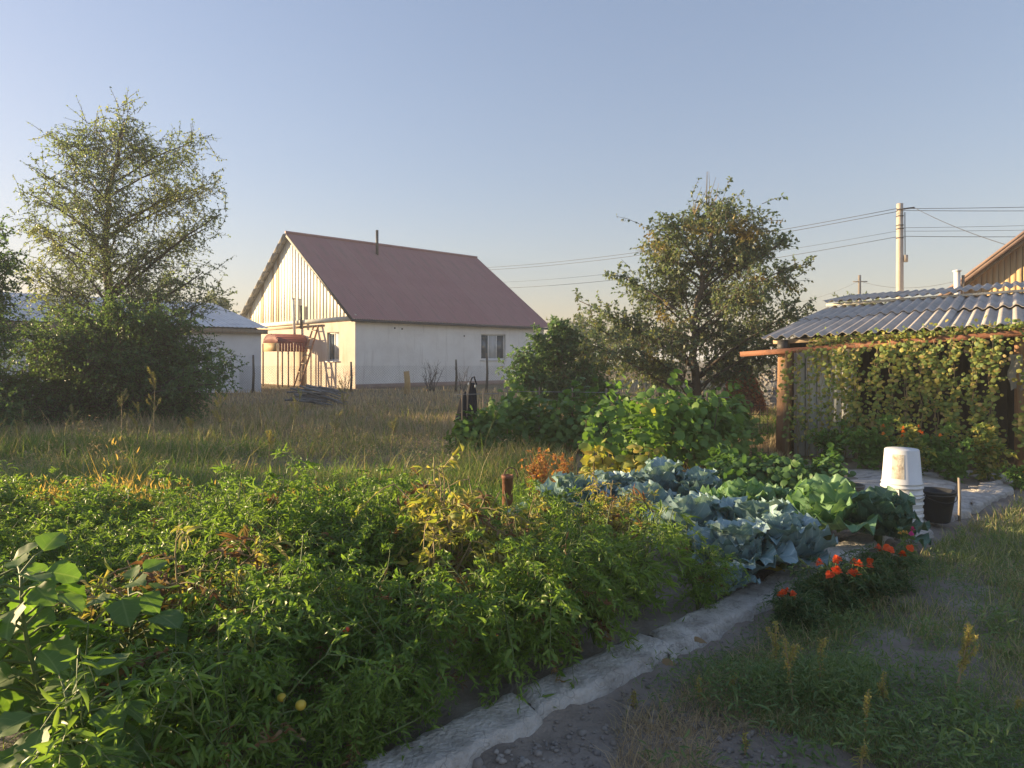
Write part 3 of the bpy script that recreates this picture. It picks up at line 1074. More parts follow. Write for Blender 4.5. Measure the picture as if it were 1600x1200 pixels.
def bare_shrub(name, label, base, h, n, spread, seed, mat=M_twig, r=0.02):
    g = np.random.default_rng(seed)
    mb = MB()
    for k in range(n):
        d = np.array([g.normal(0, spread), g.normal(0, spread), 1.0])
        pts = [np.array(base) + [g.normal(0, 0.08), g.normal(0, 0.08), -0.03]]
        L = h * g.uniform(0.6, 1.05)
        for q in range(5):
            pts.append(pts[-1] + d * L / 5 + g.normal(0, 0.05 * L / 2, 3) * [1, 1, 0.3])
        mb.tube(pts, np.linspace(r, r * 0.25, 6), 4)
        for q in (2, 3, 4):
            for _ in range(2):
                e = pts[q] + (d * 0.6 + g.normal(0, 0.55, 3)) * L * 0.22
                mb.tube([pts[q], e], [r * 0.4, r * 0.15], 3)
    o = mb.build(name, mat)
    return tag(o, label, 'shrub', None)


bare_shrub('dead_shrub', 'leafless grey shrub spreading in front of the blank white wall', (GX(672, 31), 31.2, 0), 1.4, 12, 0.38, 31)
bare_shrub('dead_shrub', 'thin leafless shrub beside a fence post left of the far window', (GX(722, 31.5), 31.6, 0), 1.2, 6, 0.3, 32)
bare_shrub('dead_shrub', 'bare twiggy shrub at the foot of the sunlit gable corner', (GX(540, 30.9), 30.9, 0), 1.3, 8, 0.28, 33, M_drystem, 0.014)

# pile of old branches in the dry grass
pile = thing('branch_pile', 'low heap of grey dry branches lying in the straw before the gable', 'branch pile', (GX(500, 21.5), 21.5, 0.05))
g = np.random.default_rng(41)
M_greywood = surf('grey_branch', [(0.13, 0.125, 0.13), (0.26, 0.25, 0.25), (0.2, 0.19, 0.18)], 4, 0.9, 0.2)
for k in range(26):
    a = g.normal(0.25, 0.4)
    L = g.uniform(0.6, 1.3)
    c = np.array([g.normal(0, 0.3), g.normal(0, 0.25), g.uniform(0.06, 0.52)])
    d = np.array([math.cos(a), math.sin(a) * 0.6, g.normal(-0.18, 0.12)])
    MB().tube([c - d * L / 2, c + [0, 0, 0.03], c + d * L / 2], [0.035, 0.03, 0.018], 5).build('branch', M_greywood, pile)

# ------------------------------------------------------------------ trees


def make_tree(name, label, base, trunk, clumps, leaf_mat, tmpl, leaf_len, n_twigs, per_twig, seed, r0=0.16, zspread=1.0, droop=0.25, tw_len=1.0,
              bark=M_bark, up=0.2, group=None, cat='tree', dead=None, side=2):
    """trunk: points (world); clumps: rows (x, y, z, r). Limbs run from the trunk to each clump, twigs fill it, leaves sit along the twigs"""
    g = np.random.default_rng(seed)
    base = np.array(base, float)
    root = thing(name, label, cat, base, 0, group)
    trunk = np.array(trunk, float) - base
    cl = np.array(clumps, float)
    cl[:, :3] -= base
    mb = MB()
    k = len(trunk)
    # densify and wobble the trunk
    tt = np.linspace(0, k - 1, k * 4)
    tr = np.stack([np.interp(tt, np.arange(k), trunk[:, i]) for i in range(3)], 1)
    tr[2:-1, :2] += g.normal(0, 0.04, (len(tr) - 3, 2))
    rad = r0 * (1 - 0.8 * np.linspace(0, 1, len(tr)) ** 0.9)
    rad[0] *= 1.35
    mb.tube(tr, rad, 9)
    S, D, Ls = [], [], []
    for (x, y, z, r) in cl:
        c = np.array([x, y, z])
        want = max(tr[0][2] + 0.35, z - 0.5 * np.hypot(x - tr[:, 0].mean(), y - tr[:, 1].mean()) - 0.5 * r)
        i = int(np.argmin(np.abs(tr[:, 2] - want)))
        i = min(max(i, 1), len(tr) - 1)
        a = tr[i]
        m = (a + c) / 2 + [0, 0, 0.06 * np.linalg.norm(c - a)] + g.normal(0, 0.06, 3)
        tq = np.linspace(0, 1, 8)[:, None]
        limb = a * (1 - tq) ** 2 + 2 * m * tq * (1 - tq) + c * tq ** 2
        limb[1:-1] += g.normal(0, 0.03 * r, (6, 3))
        rr = min(rad[i] * 0.5, 0.014 + 0.022 * np.linalg.norm(c - a) / 2)
        mb.tube(limb, np.linspace(rr, 0.010, 8), 5)
        n = int(n_twigs * (r / cl[:, 3].mean()) ** 2)
        ii = g.integers(4, 8, n)
        st = limb[ii] + g.normal(0, 0.28 * r, (n, 3)) * [1, zspread, 0.9]
        d = rsphere(n, g)
        outw = c - tr[min(i + 2, len(tr) - 1)]
        outw /= np.linalg.norm(outw) + 1e-6
        d = d + outw * 0.45 + [0, 0, up]
        d /= np.linalg.norm(d, axis=1)[:, None]
        S.append(st)
        D.append(d)
        Ls.append(r * g.uniform(0.35, 1.0, n) * tw_len)
    S, D, Ls = np.concatenate(S), np.concatenate(D), np.concatenate(Ls)
    # twigs: thin three-sided prisms in two segments
    tmb = MB()
    n = len(S)

    def at(s):
        return S + D * (Ls * s)[:, None] - np.array([0, 0, 1.0]) * (droop * Ls * s * s)[:, None]
    a1 = np.cross(D, np.tile([0.3, 0.5, 0.8], (n, 1)))
    a1 /= np.linalg.norm(a1, axis=1)[:, None]
    a2 = np.cross(D, a1)
    ringv = []
    for s, rr in ((0, 0.008), (0.5, 0.006), (1.0, 0.003)):
        for th in (0, 2.09, 4.19):
            ringv.append(at(s) + (a1 * math.cos(th) + a2 * math.sin(th)) * rr)
    V = np.stack(ringv, 1)
    fq = np.array([[0, 1, 4, 3], [1, 2, 5, 4], [2, 0, 3, 5], [3, 4, 7, 6], [4, 5, 8, 7], [5, 3, 6, 8]])
    tmb.add(V.reshape(-1, 3), (fq[None] + (np.arange(n) * 9)[:, None, None]).reshape(-1, 4))
    mb.build('trunk', bark, root, True)
    tmb.build('twigs', M_twig, root)
    # leaves
    lm = MB()
    ss = g.uniform(0.1, 1.02, (n, per_twig))
    pos = S[:, None] + D[:, None] * (Ls[:, None] * ss)[..., None]
    pos[..., 2] -= droop * Ls[:, None] * ss * ss
    pos = pos.reshape(-1, 3) + g.normal(0, 0.012, (n * per_twig, 3))
    ld = np.repeat(D, per_twig, 0) * 0.5 + rsphere(n * per_twig, g) * 0.8 + [0, 0, -0.25]
    nr = rsphere(n * per_twig, g) * 0.8 + [0, 0, 0.8]
    scatter(lm, tmpl, pos, ld, nr, leaf_len * g.uniform(0.6, 1.25, n * per_twig))
    lm.build('crown', leaf_mat, root)
    if dead is not None:
        dm = MB()
        for (x, y, z), L in dead:
            for _ in range(7):
                d = rsphere(1, g)[0] * 0.5 + [0, 0, 0.8]
                b = np.array([x, y, z]) - base
                dm.tube([b, b + d * L * 0.5 + g.normal(0, 0.05, 3), b + d * L], [0.014, 0.009, 0.004], 3)
        tag(dm.build('dead_branches', M_drystem, root), kind='stuff')
    return root


def clump_px(lst, Y, dep, seed, scale=1.0):
    g = np.random.default_rng(seed)
    out = []
    for (x, y, r) in lst:
        Yk = Y + g.uniform(-dep, dep)
        p = P(x, y, Yk)
        out.append((p[0], p[1], p[2], r * Y / FPX * scale))
    return out


Y = 18.0
b = np.array([GX(172, Y), Y, 0.0])
make_tree('elm_tree', 'tall feathery elm rising above the dark bush on the left', b,
          [b, P(170, 560, Y), P(168, 470, Y), P(166, 380, Y), P(172, 300, Y), P(190, 200, Y)],
          clump_px([(195, 185, 38), (150, 215, 45), (215, 235, 45), (105, 240, 38), (165, 275, 50), (75, 305, 36), (130, 330, 46), (190, 330, 46), (285, 250, 42),
                    (312, 300, 42), (262, 305, 42), (325, 355, 30), (285, 370, 46), (232, 395, 46), (160, 395, 42), (100, 395, 46), (55, 360, 30), (60, 430, 46),
                    (120, 450, 46), (200, 450, 46), (270, 440, 46), (318, 425, 36), (338, 465, 30), (300, 485, 36), (240, 480, 40), (90, 480, 40), (40, 300, 24), (298, 222, 36), (336, 285, 30), (342, 335, 26), (82, 215, 28), (45, 345, 28), (60, 265, 24)],
                   Y, 1.6, 11, 1.05), M_elm, LF_FOLD, 0.066, 100, 12, 12, 0.17, droop=0.12, up=0.15, tw_len=1.15)
Y = 16.0
b = np.array([GX(180, Y), Y, 0.0])
make_tree('elm_bush', 'wide dark green elm bush filling the ground below the tall feathery elm', b,
          [b, P(178, 620, Y), P(180, 560, Y), P(182, 520, Y)],
          clump_px([(160, 510, 52), (100, 535, 55), (220, 525, 55), (60, 575, 55), (150, 585, 70), (240, 585, 66), (300, 560, 46), (330, 590, 34), (295, 618, 46),
                    (200, 632, 56), (95, 632, 56), (343, 600, 24), (25, 610, 50), (140, 545, 60), (205, 575, 60), (265, 630, 46), (50, 640, 46), (285, 520, 46), (325, 548, 38), (345, 572, 30), (248, 502, 44), (115, 500, 46), (40, 525, 46), (180, 485, 36)],
                   Y, 1.3, 14, 1.05), M_bush, LF_FOLD, 0.075, 190, 14, 15, 0.12, droop=0.3, up=0.05, cat='bush')
Y = 14.5
b = np.array([GX(-60, Y), Y, 0.0])
make_tree('elm_tree', 'dark tree cut off by the left edge of the view', b,
          [b, P(-60, 560, Y), P(-65, 440, Y), P(-70, 380, Y)],
          clump_px([(0, 365, 30), (14, 410, 34), (-40, 390, 60), (-5, 450, 40), (-40, 480, 60), (-15, 520, 50), (-5, 590, 55), (-60, 600, 70), (5, 640, 45), (-90, 440, 60), (-120, 520, 70)],
                   Y, 1.0, 16), M_bush, LF_FOLD, 0.075, 150, 13, 17, 0.14, droop=0.2)

Y = 17.0
b = np.array([GX(1088, Y), Y, 0.0])
make_tree('pear_tree', 'round fruit tree with yellowing patches between the house and the shed', b,
          [b, P(1086, 600, Y), P(1082, 520, Y), P(1098, 440, Y), P(1110, 370, Y), P(1125, 320, Y)],
          clump_px([(1132, 330, 42), (1088, 345, 42), (1048, 362, 44), (1175, 350, 46), (1022, 385, 34), (1035, 405, 44), (1205, 370, 30), (1100, 395, 46), (1160, 395, 46), (1215, 385, 24), (1238, 375, 18),
                    (1248, 410, 26), (1000, 450, 42), (1060, 455, 46), (1120, 455, 46), (1180, 450, 46), (1230, 440, 36), (962, 430, 22), (940, 490, 34), (990, 505, 46),
                    (1050, 515, 46), (1120, 515, 46), (1180, 510, 46), (1238, 492, 40), (1264, 482, 18), (930, 540, 36), (980, 562, 42), (1030, 575, 42), (1140, 570, 42),
                    (1200, 552, 42), (1252, 515, 26), (905, 470, 16), (915, 505, 26), (1272, 408, 12)],
                   Y, 1.4, 18, 1.0), M_pear, LF_FOLD, 0.095, 84, 12, 19, 0.13, droop=0.18,
          dead=[(P(1105, 330, Y), 0.75), (P(1085, 335, Y), 0.6), (P(1070, 590, Y), 0.8)])
Y = 19.0
b = np.array([GX(872, Y), Y, 0.0])
make_tree('peach_tree', 'low dense green tree in front of the right end of the house', b,
          [b, P(870, 615, Y), P(868, 590, Y), P(866, 550, Y)],
          clump_px([(838, 524, 20), (872, 512, 24), (818, 556, 26), (862, 556, 38), (906, 540, 34), (822, 594, 30), (800, 575, 18), (935, 560, 34), (935, 600, 34), (890, 520, 22), (880, 598, 36), (912, 588, 36), (792, 594, 14), (850, 604, 30)],
                   Y, 0.9, 20, 1.05), M_peach, LF_FOLD, 0.105, 110, 12, 21, 0.12, droop=0.3, up=0.0)
# far trees
for k, (px, py, r, Y, n, lab) in enumerate((
        (1372, 462, 26, 60, 6, 'pale distant tree seen just left of the concrete pole above the shed roof'),
        (345, 470, 22, 55, 4, 'distant tree between the feathery elm and the maroon-roofed house'),
        (880, 495, 22, 70, 5, 'far scrubby tree beyond the right end of the maroon roof'),
        (938, 500, 22, 75, 5, 'far tree glimpsed through the left side of the yellowing fruit tree'),
        (1010, 515, 30, 80, 5, 'far tree glimpsed behind the middle of the yellowing fruit tree'),
        (1255, 520, 34, 70, 6, 'far tree glimpsed behind the right side of the yellowing fruit tree'),
        (1150, 520, 34, 85, 6, 'far tree glimpsed behind the trunk of the yellowing fruit tree'))):
    b = np.array([GX(px, Y), Y, 0.0])
    g = np.random.default_rng(200 + k)
    cl = [(px + g.normal(0, r * 0.9), py + r * 0.5 + g.uniform(-0.5, 1.8) * r, r * g.uniform(0.7, 1.1)) for _ in range(n + 3)]
    make_tree('distant_tree', lab, b, [b, P(px, 540, Y), P(px, py + 5, Y)], clump_px(cl, Y, 2, 300 + k), M_far, LF_RHOMB, 0.3, 55, 8, 210 + k, 0.25, group='trees far behind the garden')
# unseen bushy trees added on the sunny side to throw shade over the garden
for k, (x, y, top, r) in enumerate(((-13.0, 4.3, 1.9, 0.7), (-13.2, 6.4, 2.0, 0.7), (-13.4, 8.2, 2.2, 0.7), (-13.2, 10.2, 2.5, 0.8), (-14.5, 12.0, 3.0, 0.9), (-17.5, 14.2, 3.6, 1.2))):
    g = np.random.default_rng(400 + k)
    b = np.array([x, y, 0.0])
    cl = [(x + g.normal(0, r * 0.5), y + g.uniform(-1, 1) * r, g.uniform(0.45, top - 0.5), r * g.uniform(0.5, 0.7)) for _ in range(9)]
    make_tree('added_shade_tree', '%s unseen leafy tree added left of the garden to shade it' % ORD[k], b, [b, b + [0.1, 0, top * 0.4], b + [0, 0.1, top * 0.75]], cl, M_bush, LF_FOLD, 0.09, 80, 10, 410 + k, 0.10,
              group='unseen trees added to shade the garden')

# ------------------------------------------------------------------ utility poles and wires
M_pole = surf('concrete_pole', [(0.40, 0.35, 0.29), (0.52, 0.46, 0.39)], 2, 0.9, 0.3, 20)
M_cable = surf('cable', [(0.05, 0.05, 0.055), (0.08, 0.08, 0.085)], 3, 0.6, 0)
M_polewood = surf('grey_wood_pole', [(0.16, 0.14, 0.125), (0.24, 0.21, 0.19)], 3, 0.9, 0.3)
YP = 30.0
pole = thing('utility_pole', 'square concrete utility pole rising above the shed roof', 'pole', (GX(1406, YP), YP, 0))
ztop = P(1406, 318, YP)[2]
w0, w1 = 0.125, 0.095
MB().add([[-w0, -w0, -.2], [w0, -w0, -.2], [w0, w0, -.2], [-w0, w0, -.2], [-w1, -w1, ztop], [w1, -w1, ztop], [w1, w1, ztop], [-w1, w1, ztop]], BOXF).build('shaft', M_pole, pole)
MB().bar((-0.2, -0.13, ztop - 0.3), (0.55, -0.13, ztop - 0.2), 0.06, 0.06).build('bracket', M_dark, pole)
MB().box((0.19, -0.08, ztop - 2.4), (0.16, 0.16, 0.3)).build('junction_box', M_pole, pole)
MB().tube([(0.15, -0.12, ztop - 0.4), (0.16, -0.12, ztop - 2.3)], 0.02, 5).build('riser_cable', M_cable, pole)
for q in (0.55, 0.95, 1.1, 1.5):
    MB().box((0, 0, ztop - q), (0.23, 0.23, 0.04)).build('band', M_dark, pole)
p2 = thing('utility_pole', 'thin distant wooden utility pole left of the concrete pole', 'pole', (GX(1343, 54), 54, 0))
MB().tube([(0, 0, -.2), (0, 0, P(1343, 430, 54)[2])], [0.16, 0.11], 8).build('shaft', M_polewood, p2)
MB().bar((-0.5, 0, P(0, 440, 54)[2]), (0.6, 0, P(0, 440, 54)[2]), 0.08, 0.08).build('crossarm', M_polewood, p2)
p3 = thing('utility_pole', 'concrete utility pole beyond the right edge of the view', 'pole', (34.5, 30.5, 0))
MB().add([[-w0, -w0, -.2], [w0, -w0, -.2], [w0, w0, -.2], [-w0, w0, -.2], [-w1, -w1, 8.9], [w1, -w1, 8.9], [w1, w1, 8.9], [-w1, w1, 8.9]], BOXF).build('shaft', M_pole, p3)
p4 = thing('utility_pole', 'wooden utility pole hidden behind the maroon-roofed house', 'pole', (GX(640, 62), 62, 0))
MB().tube([(0, 0, -.2), (0, 0, 9.6)], [0.16, 0.11], 8).build('shaft', M_polewood, p4)


def wire(label, a, b, sag, r=0.014):
    t = np.linspace(0, 1, 25)[:, None]
    p = np.array(a) * (1 - t) + np.array(b) * t
    p[:, 2] -= 4 * sag * (t * (1 - t))[:, 0]
    tag(MB().tube(p, r, 4).build('power_line', M_cable), label, 'wire', 'overhead wires')


PT = np.array([GX(1406, YP), YP, 0.0])
E4 = np.array([GX(640, 62), 62, 0.0])
wire('upper of the twin wires running left from the top of the concrete pole', PT + [-0.2, -0.16, ztop - 0.25], E4 + [0, 0, 9.5], 0.75)
wire('lower of the twin wires running left from the top of the concrete pole', PT + [-0.2, -0.16, ztop - 0.38], E4 + [0, 0, 9.35], 0.8)
wire('thin wire running left from the middle band of the concrete pole', PT + [-0.15, 0, ztop - 1.2], E4 + [0, 0, 8.3], 0.8, 0.008)
wire('lowest wire running left from the concrete pole behind the fruit tree', PT + [-0.15, 0, ztop - 1.45], E4 + [0, 0, 7.9], 0.9, 0.012)
E3 = np.array([34.5, 30.5, 0.0])
for k, (za, zb, lab) in enumerate(((0.22, 8.65, 'topmost wire running right from the concrete pole'), (0.30, 8.3, 'second wire from the top running right from the concrete pole'),
                                   (1.05, 7.9, 'third wire from the top running right from the concrete pole'), (1.2, 7.6, 'fourth wire from the top running right from the concrete pole'),
                                   (1.42, 7.15, 'lowest level wire running right from the concrete pole'))):
    wire(lab, PT + [0.15, 0, ztop - za], E3 + [0, 0, zb], 0.12, 0.012 if k < 2 or k == 4 else 0.008)
wire('slanting wire running down from the concrete pole to the barn gable', PT + [0.55, -0.16, ztop - 0.22], P(1577, 384, 20.9), 0.1, 0.010)
wire('faint upper wire passing the distant wooden pole', P(1230, 475, 70), P(1343, 440, 54) + [0, 0, 0.05], 0.3, 0.012)
wire('faint wire from the distant wooden pole towards the white chimney pipe', P(1343, 440, 54) + [0, 0, 0.05], P(1520, 432, 40), 0.6, 0.012)

# ------------------------------------------------------------------ the barn at the right edge
BA = (14.06, 22.0, 0.0)
barn = thing('barn', 'barn with bare plank gable at the right edge above the shed roof', 'barn', BA, ANG)
BW, BL, BE, BR = 9.0, 9.0, 3.64, 7.2
M_barnplank = surf('golden_bare_plank', [(0.40, 0.27, 0.13), (0.52, 0.37, 0.20), (0.46, 0.35, 0.22)], 2, 0.85, 0.4, 25, (5, 5, 0.4))
M_barnroof = surf('brown_barn_roof', [(0.19, 0.13, 0.11), (0.27, 0.19, 0.16)], 2, 0.8, 0.2)
mb = MB()
mb.add([[0, 0, -.2], [0, -BW, -.2], [0, -BW, BE], [0, 0, BE]], [[0, 3, 2, 1]])
mb.add([[0, -BW, -.2], [BL, -BW, -.2], [BL, -BW, BE], [0, -BW, BE]], [[0, 1, 2, 3]])
mb.add([[0, 0, -.2], [BL, 0, -.2], [BL, 0, BE], [0, 0, BE]], [[0, 3, 2, 1]])
mb.add([[BL, 0, -.2], [BL, -BW, -.2], [BL, -BW, BE], [BL, -BW / 2, BR], [BL, 0, BE]], [[0, 1, 2, 3, 4]])
mb.build('wall', M_wall3, barn)
nb = 60
for k in range(nb):
    y0, y1 = -BW * k / nb, -BW * (k + 0.92) / nb
    f = lambda y: BE + (BR - BE) * (1 - abs(y + BW / 2) / (BW / 2))
    z0, z1 = f(y0), f(y1)
    dd = -0.03 - gr.uniform(0, 0.025)
    v = [(dd, y0, 2.2), (dd, y1, 2.2), (dd, y1, z1), (dd, y0, z0), (0.0, y0, 2.2), (0.0, y1, 2.2), (0.0, y1, z1), (0.0, y0, z0)]
    MB().add(v, [[0, 1, 2, 3], [7, 6, 5, 4], [0, 4, 5, 1], [1, 5, 6, 2], [2, 6, 7, 3], [3, 7, 4, 0]]).build('plank', M_barnplank, barn)
for s, nm in ((1, 'roof_slope'), (-1, 'roof_slope')):
    ya, yb = (0.45, -BW / 2) if s > 0 else (-BW - 0.45, -BW / 2)
    za, zb = BE - 0.35, BR
    v = []
    for off in (0.02, 0.10):
        v += [(-0.5, ya, za + off), (BL + 0.3, ya, za + off), (BL + 0.3, yb, zb + off), (-0.5, yb, zb + off)]
    MB().add(v, BOXF).build(nm, M_barnroof, barn)
    MB().bar((-0.46, ya, za - 0.03), (-0.46, yb, zb - 0.03), 0.04, 0.14).build('verge_board', M_barnroof, barn)
    MB().bar((-0.25, ya, za - 0.14), (-0.25, yb, zb - 0.14), 0.10, 0.10).build('rafter', M_wood, barn)

# ------------------------------------------------------------------ the slate-roofed shed
SE = np.array([0.809, -0.588, 0.0])
SN = np.array([0.588, 0.809, 0.0])
SP = np.array([4.18, 10.66, 0.0])
SANG = math.atan2(-0.588, 0.809)
shed = thing('shed', 'low shed with wavy grey slate roof and vine-covered open front', 'shed', SP, SANG)   # local x along the front, y away
SLEN = 6.0
M_rust = surf('rusty_beam', [(0.20, 0.085, 0.05), (0.27, 0.12, 0.07), (0.16, 0.07, 0.045)], 5, 0.75, 0.3, 30)
M_postw = surf('brown_split_post', [(0.24, 0.13, 0.07), (0.36, 0.21, 0.12), (0.30, 0.22, 0.16)], 3, 0.85, 0.7, 22, (7, 7, 0.5))
M_panel = surf('chalky_blue_panel', [(0.58, 0.62, 0.64), (0.70, 0.72, 0.72), (0.76, 0.77, 0.76)], 2.5, 0.9, 0.3, 18, None, 0, 0.2, streaks((0.42, 0.40, 0.36), 0.58, 0.8, (3, 3, 0.4), 2))
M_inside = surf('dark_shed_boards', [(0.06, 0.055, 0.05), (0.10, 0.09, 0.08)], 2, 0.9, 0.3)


def wavy_sheet(x0, x1, y0, y1, zf, nseg=3, pitch=0.171429, amp=0.025, th=0.008):
    nxx = int(round((x1 - x0) / pitch * 10)) + 1
    top = np.zeros((nseg + 1, nxx, 3))
    for i in range(nseg + 1):
        y = y0 + (y1 - y0) * i / nseg
        for j in range(nxx):
            x = x0 + (x1 - x0) * j / (nxx - 1)
            top[i, j] = (x, y, zf(x, y) + amp * math.cos(2 * PI * x / pitch))
    bot = top.copy()
    bot[..., 2] -= th
    mb = MB().grid(top[:, :, :]).grid(bot[:, ::-1])
    e = np.stack([top[0], bot[0]])
    mb.grid(e[:, ::-1])
    e = np.stack([top[:, 0], bot[:, 0]])
    mb.grid(e)
    return mb


def z_low(x, y):
    return 1.84 + 0.033 * x + (y + 0.1) * 0.155


gs = np.random.default_rng(9)
for row, (y0, y1, dz) in enumerate(((-0.12, 2.35, 0.0), (2.2, 4.7, 0.022))):
    for k in range(6):
        x0 = -0.3 + k * 1.2
        o = wavy_sheet(x0, x0 + 1.235, y0, y1, lambda x, y: z_low(x, y) + dz + 0.006 * (k % 2)).build('slate_sheet', M_slate, shed, True)
        o.location = (0, gs.uniform(-0.03, 0.03), gs.uniform(-0.004, 0.006))
        o.rotation_euler = (gs.uniform(-0.006, 0.006), 0, 0)


def z_up(x, y):
    return z_low(x, 4.55) + 0.12 + (y - 4.4) * 0.115 + 0.02 * (x > 2)


for k in range(6):
    x0 = -0.35 + k * 1.2
    o = wavy_sheet(x0, x0 + 1.235, 4.42, 7.6, lambda x, y: z_up(x, y) + 0.006 * (k % 2)).build('slate_sheet', M_slate, shed, True)
    o.location = (0, gs.uniform(-0.05, 0.03), gs.uniform(-0.006, 0.01))
MB().bar((-0.3, 4.5, z_low(-0.3, 4.5) + 0.075), (5.8, 4.5, z_low(5.8, 4.5) + 0.075), 0.05, 0.045).build('batten', M_plank_w, shed)
# posts, beam, plates
mb = MB()
mb.box((0.0, 0.02, 0.78), (0.19, 0.16, 1.6))
o = mb.build('post', M_postw, shed)
o.rotation_euler = (0, math.radians(1.2), 0)
MB().box((0.0, 0.03, 1.68), (0.15, 0.14, 0.2)).build('post_cap', M_dark, shed)
MB().bar((-0.62, -0.09, 1.565), (6.0, -0.09, 2.045), 0.09, 0.075).build('front_beam', M_rust, shed)
MB().bar((-0.15, 0.05, 1.755), (6.0, 0.05, 1.97), 0.10, 0.06).build('wall_plate', M_plank_b, shed)
for x in (2.95, 5.9):
    MB().box((x, 0.1, 0.9 + 0.02 * x), (0.13, 0.13, 1.8 + 0.05 * x)).build('post', M_postw, shed)
for k in range(5):
    x = 0.12 + k * 0.17
    MB().box((x + 0.08, 0.16 + 0.01 * (k % 2), 0.82), (0.155, 0.025, 1.68)).build('panel_board', M_panel, shed)
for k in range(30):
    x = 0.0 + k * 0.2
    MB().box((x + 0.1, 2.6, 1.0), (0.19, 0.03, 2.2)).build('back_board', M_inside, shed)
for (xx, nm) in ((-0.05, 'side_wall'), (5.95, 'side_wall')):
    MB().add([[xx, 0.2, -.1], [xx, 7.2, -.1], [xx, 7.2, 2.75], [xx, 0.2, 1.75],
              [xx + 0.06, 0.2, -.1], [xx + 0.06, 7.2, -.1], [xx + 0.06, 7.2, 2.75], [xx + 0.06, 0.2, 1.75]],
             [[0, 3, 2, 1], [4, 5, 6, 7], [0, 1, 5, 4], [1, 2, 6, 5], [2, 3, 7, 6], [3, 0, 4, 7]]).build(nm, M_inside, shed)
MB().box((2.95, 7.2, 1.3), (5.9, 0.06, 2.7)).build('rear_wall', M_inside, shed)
# clutter glimpsed at the open end
SW = lambda x, y, z: SP + SE * x + SN * y + [0, 0, z]
M_rag = surf('pale_rag', [(0.30, 0.29, 0.28), (0.42, 0.41, 0.40)], 5, 0.95, 0.2)
g = np.random.default_rng(77)
cl = np.zeros((9, 8, 3))
for i in range(9):
    for j in range(8):
        cl[i, j] = SW(2.83 + j * 0.035 + 0.02 * math.sin(i), 0.02 + 0.035 * math.sin(j * 1.7 + i * 0.5), 1.55 - i * 0.055 - 0.03 * (j % 3 == 0) * (i == 8))
mbr = MB().grid(cl).grid((cl + SN * 0.012)[:, ::-1])
tag(mbr.build('hanging_cloth', M_rag, None, True), 'pale rag hanging from the beam at the open right end of the shed', 'cloth')

# climbing vines on strings along the shed front
g = np.random.default_rng(88)
vine_x = [0.10, 0.26, 0.42, 0.58, 0.74, 0.9, 1.06, 1.32, 1.5, 1.68, 1.86, 2.04, 2.22, 2.46, 2.64, 3.02, 3.25]
for k, x in enumerate(vine_x):
    zt = 1.62 + 0.07 * x
    base = SW(x, -0.22 if k > 1 else -0.16, 0)
    labels = {0: 'sparse vine climbing beside the brown shed post', 1: 'thin vine before the pale blue panel boards, second from the shed post',
              14: 'last dense vine before the dark gap at the open end of the shed', 15: 'vine right of the dark gap at the open end of the shed', 16: 'vine at the very right edge of the view on the shed front'}
    v = thing('climbing_vine', labels.get(k, '%s heart-leaved vine from the brown shed post in the row' % ORD[k]), 'vine', base, 0, 'vines climbing the shed front')
    mb = MB()
    for q in range(3):
        zz = np.linspace(0, zt, 14)
        ph = g.uniform(0, 6)
        mb.tube(np.column_stack([0.025 * np.cos(zz * 9 + ph) + g.normal(0, 0.008, 14), 0.02 * np.sin(zz * 9 + ph), zz]), 0.004, 4)
    mb.build('stem', M_drystem, v)
    dens = 0.3 if k < 2 else (0.42 if k < 5 else 0.95)
    n = int(330 * dens)
    zz = g.uniform(0.12, 1, n) ** 0.85 * zt
    wob = 0.05 * np.sin(zz * 4 + k) + 0.03 * np.sin(zz * 11 + 2.3 * k) + 0.02
    pos = np.column_stack([wob * SE[0] + g.normal(0, 0.058, n), wob * SE[1] + g.normal(0, 0.058, n), zz])
    ld = rsphere(n, g) * 0.7 + [-0.2, -0.3, -0.75]
    nr = rsphere(n, g) * 0.45 + [-0.6, -0.7, 0.35]
    lm = MB()
    h = n // 2
    scatter(lm, LF_HEART[0], pos[:h], ld[:h], nr[:h], g.uniform(0.03, 0.072, h))
    scatter(lm, LF_HEART[1], pos[h:], ld[h:], nr[h:], g.uniform(0.03, 0.072, n - h))
    lm.build('foliage', M_vine, v)
# vine shoots creeping along the eave
v = thing('creeping_vine', 'vine shoots creeping along the rusty beam under the slate eave', 'vine', SW(0.4, -0.1, 1.66))
n = 900
xx = g.uniform(0, 3.0, n)
pos = np.column_stack([xx * SE[0], xx * SE[1], 0.073 * xx + 0.03 + np.abs(g.normal(0, 0.06, n))]) + g.normal(0, 0.05, (n, 3)) * [1, 1, 0.3]
lm = MB()
scatter(lm, LF_HEART[0], pos, rsphere(n, g) + [0, 0, -0.3], rsphere(n, g) * 0.6 + [-0.4, -0.5, 0.5], g.uniform(0.03, 0.06, n))
lm.build('foliage', M_vine, v)
mb = MB()
for q in range(4):
    xx = np.linspace(0, 3.0, 30)
    mb.tube(np.column_stack([xx * SE[0], xx * SE[1], 0.073 * xx + 0.05]) + g.normal(0, 0.03, (30, 3)), 0.004, 4)
mb.build('stem', M_drystem, v)

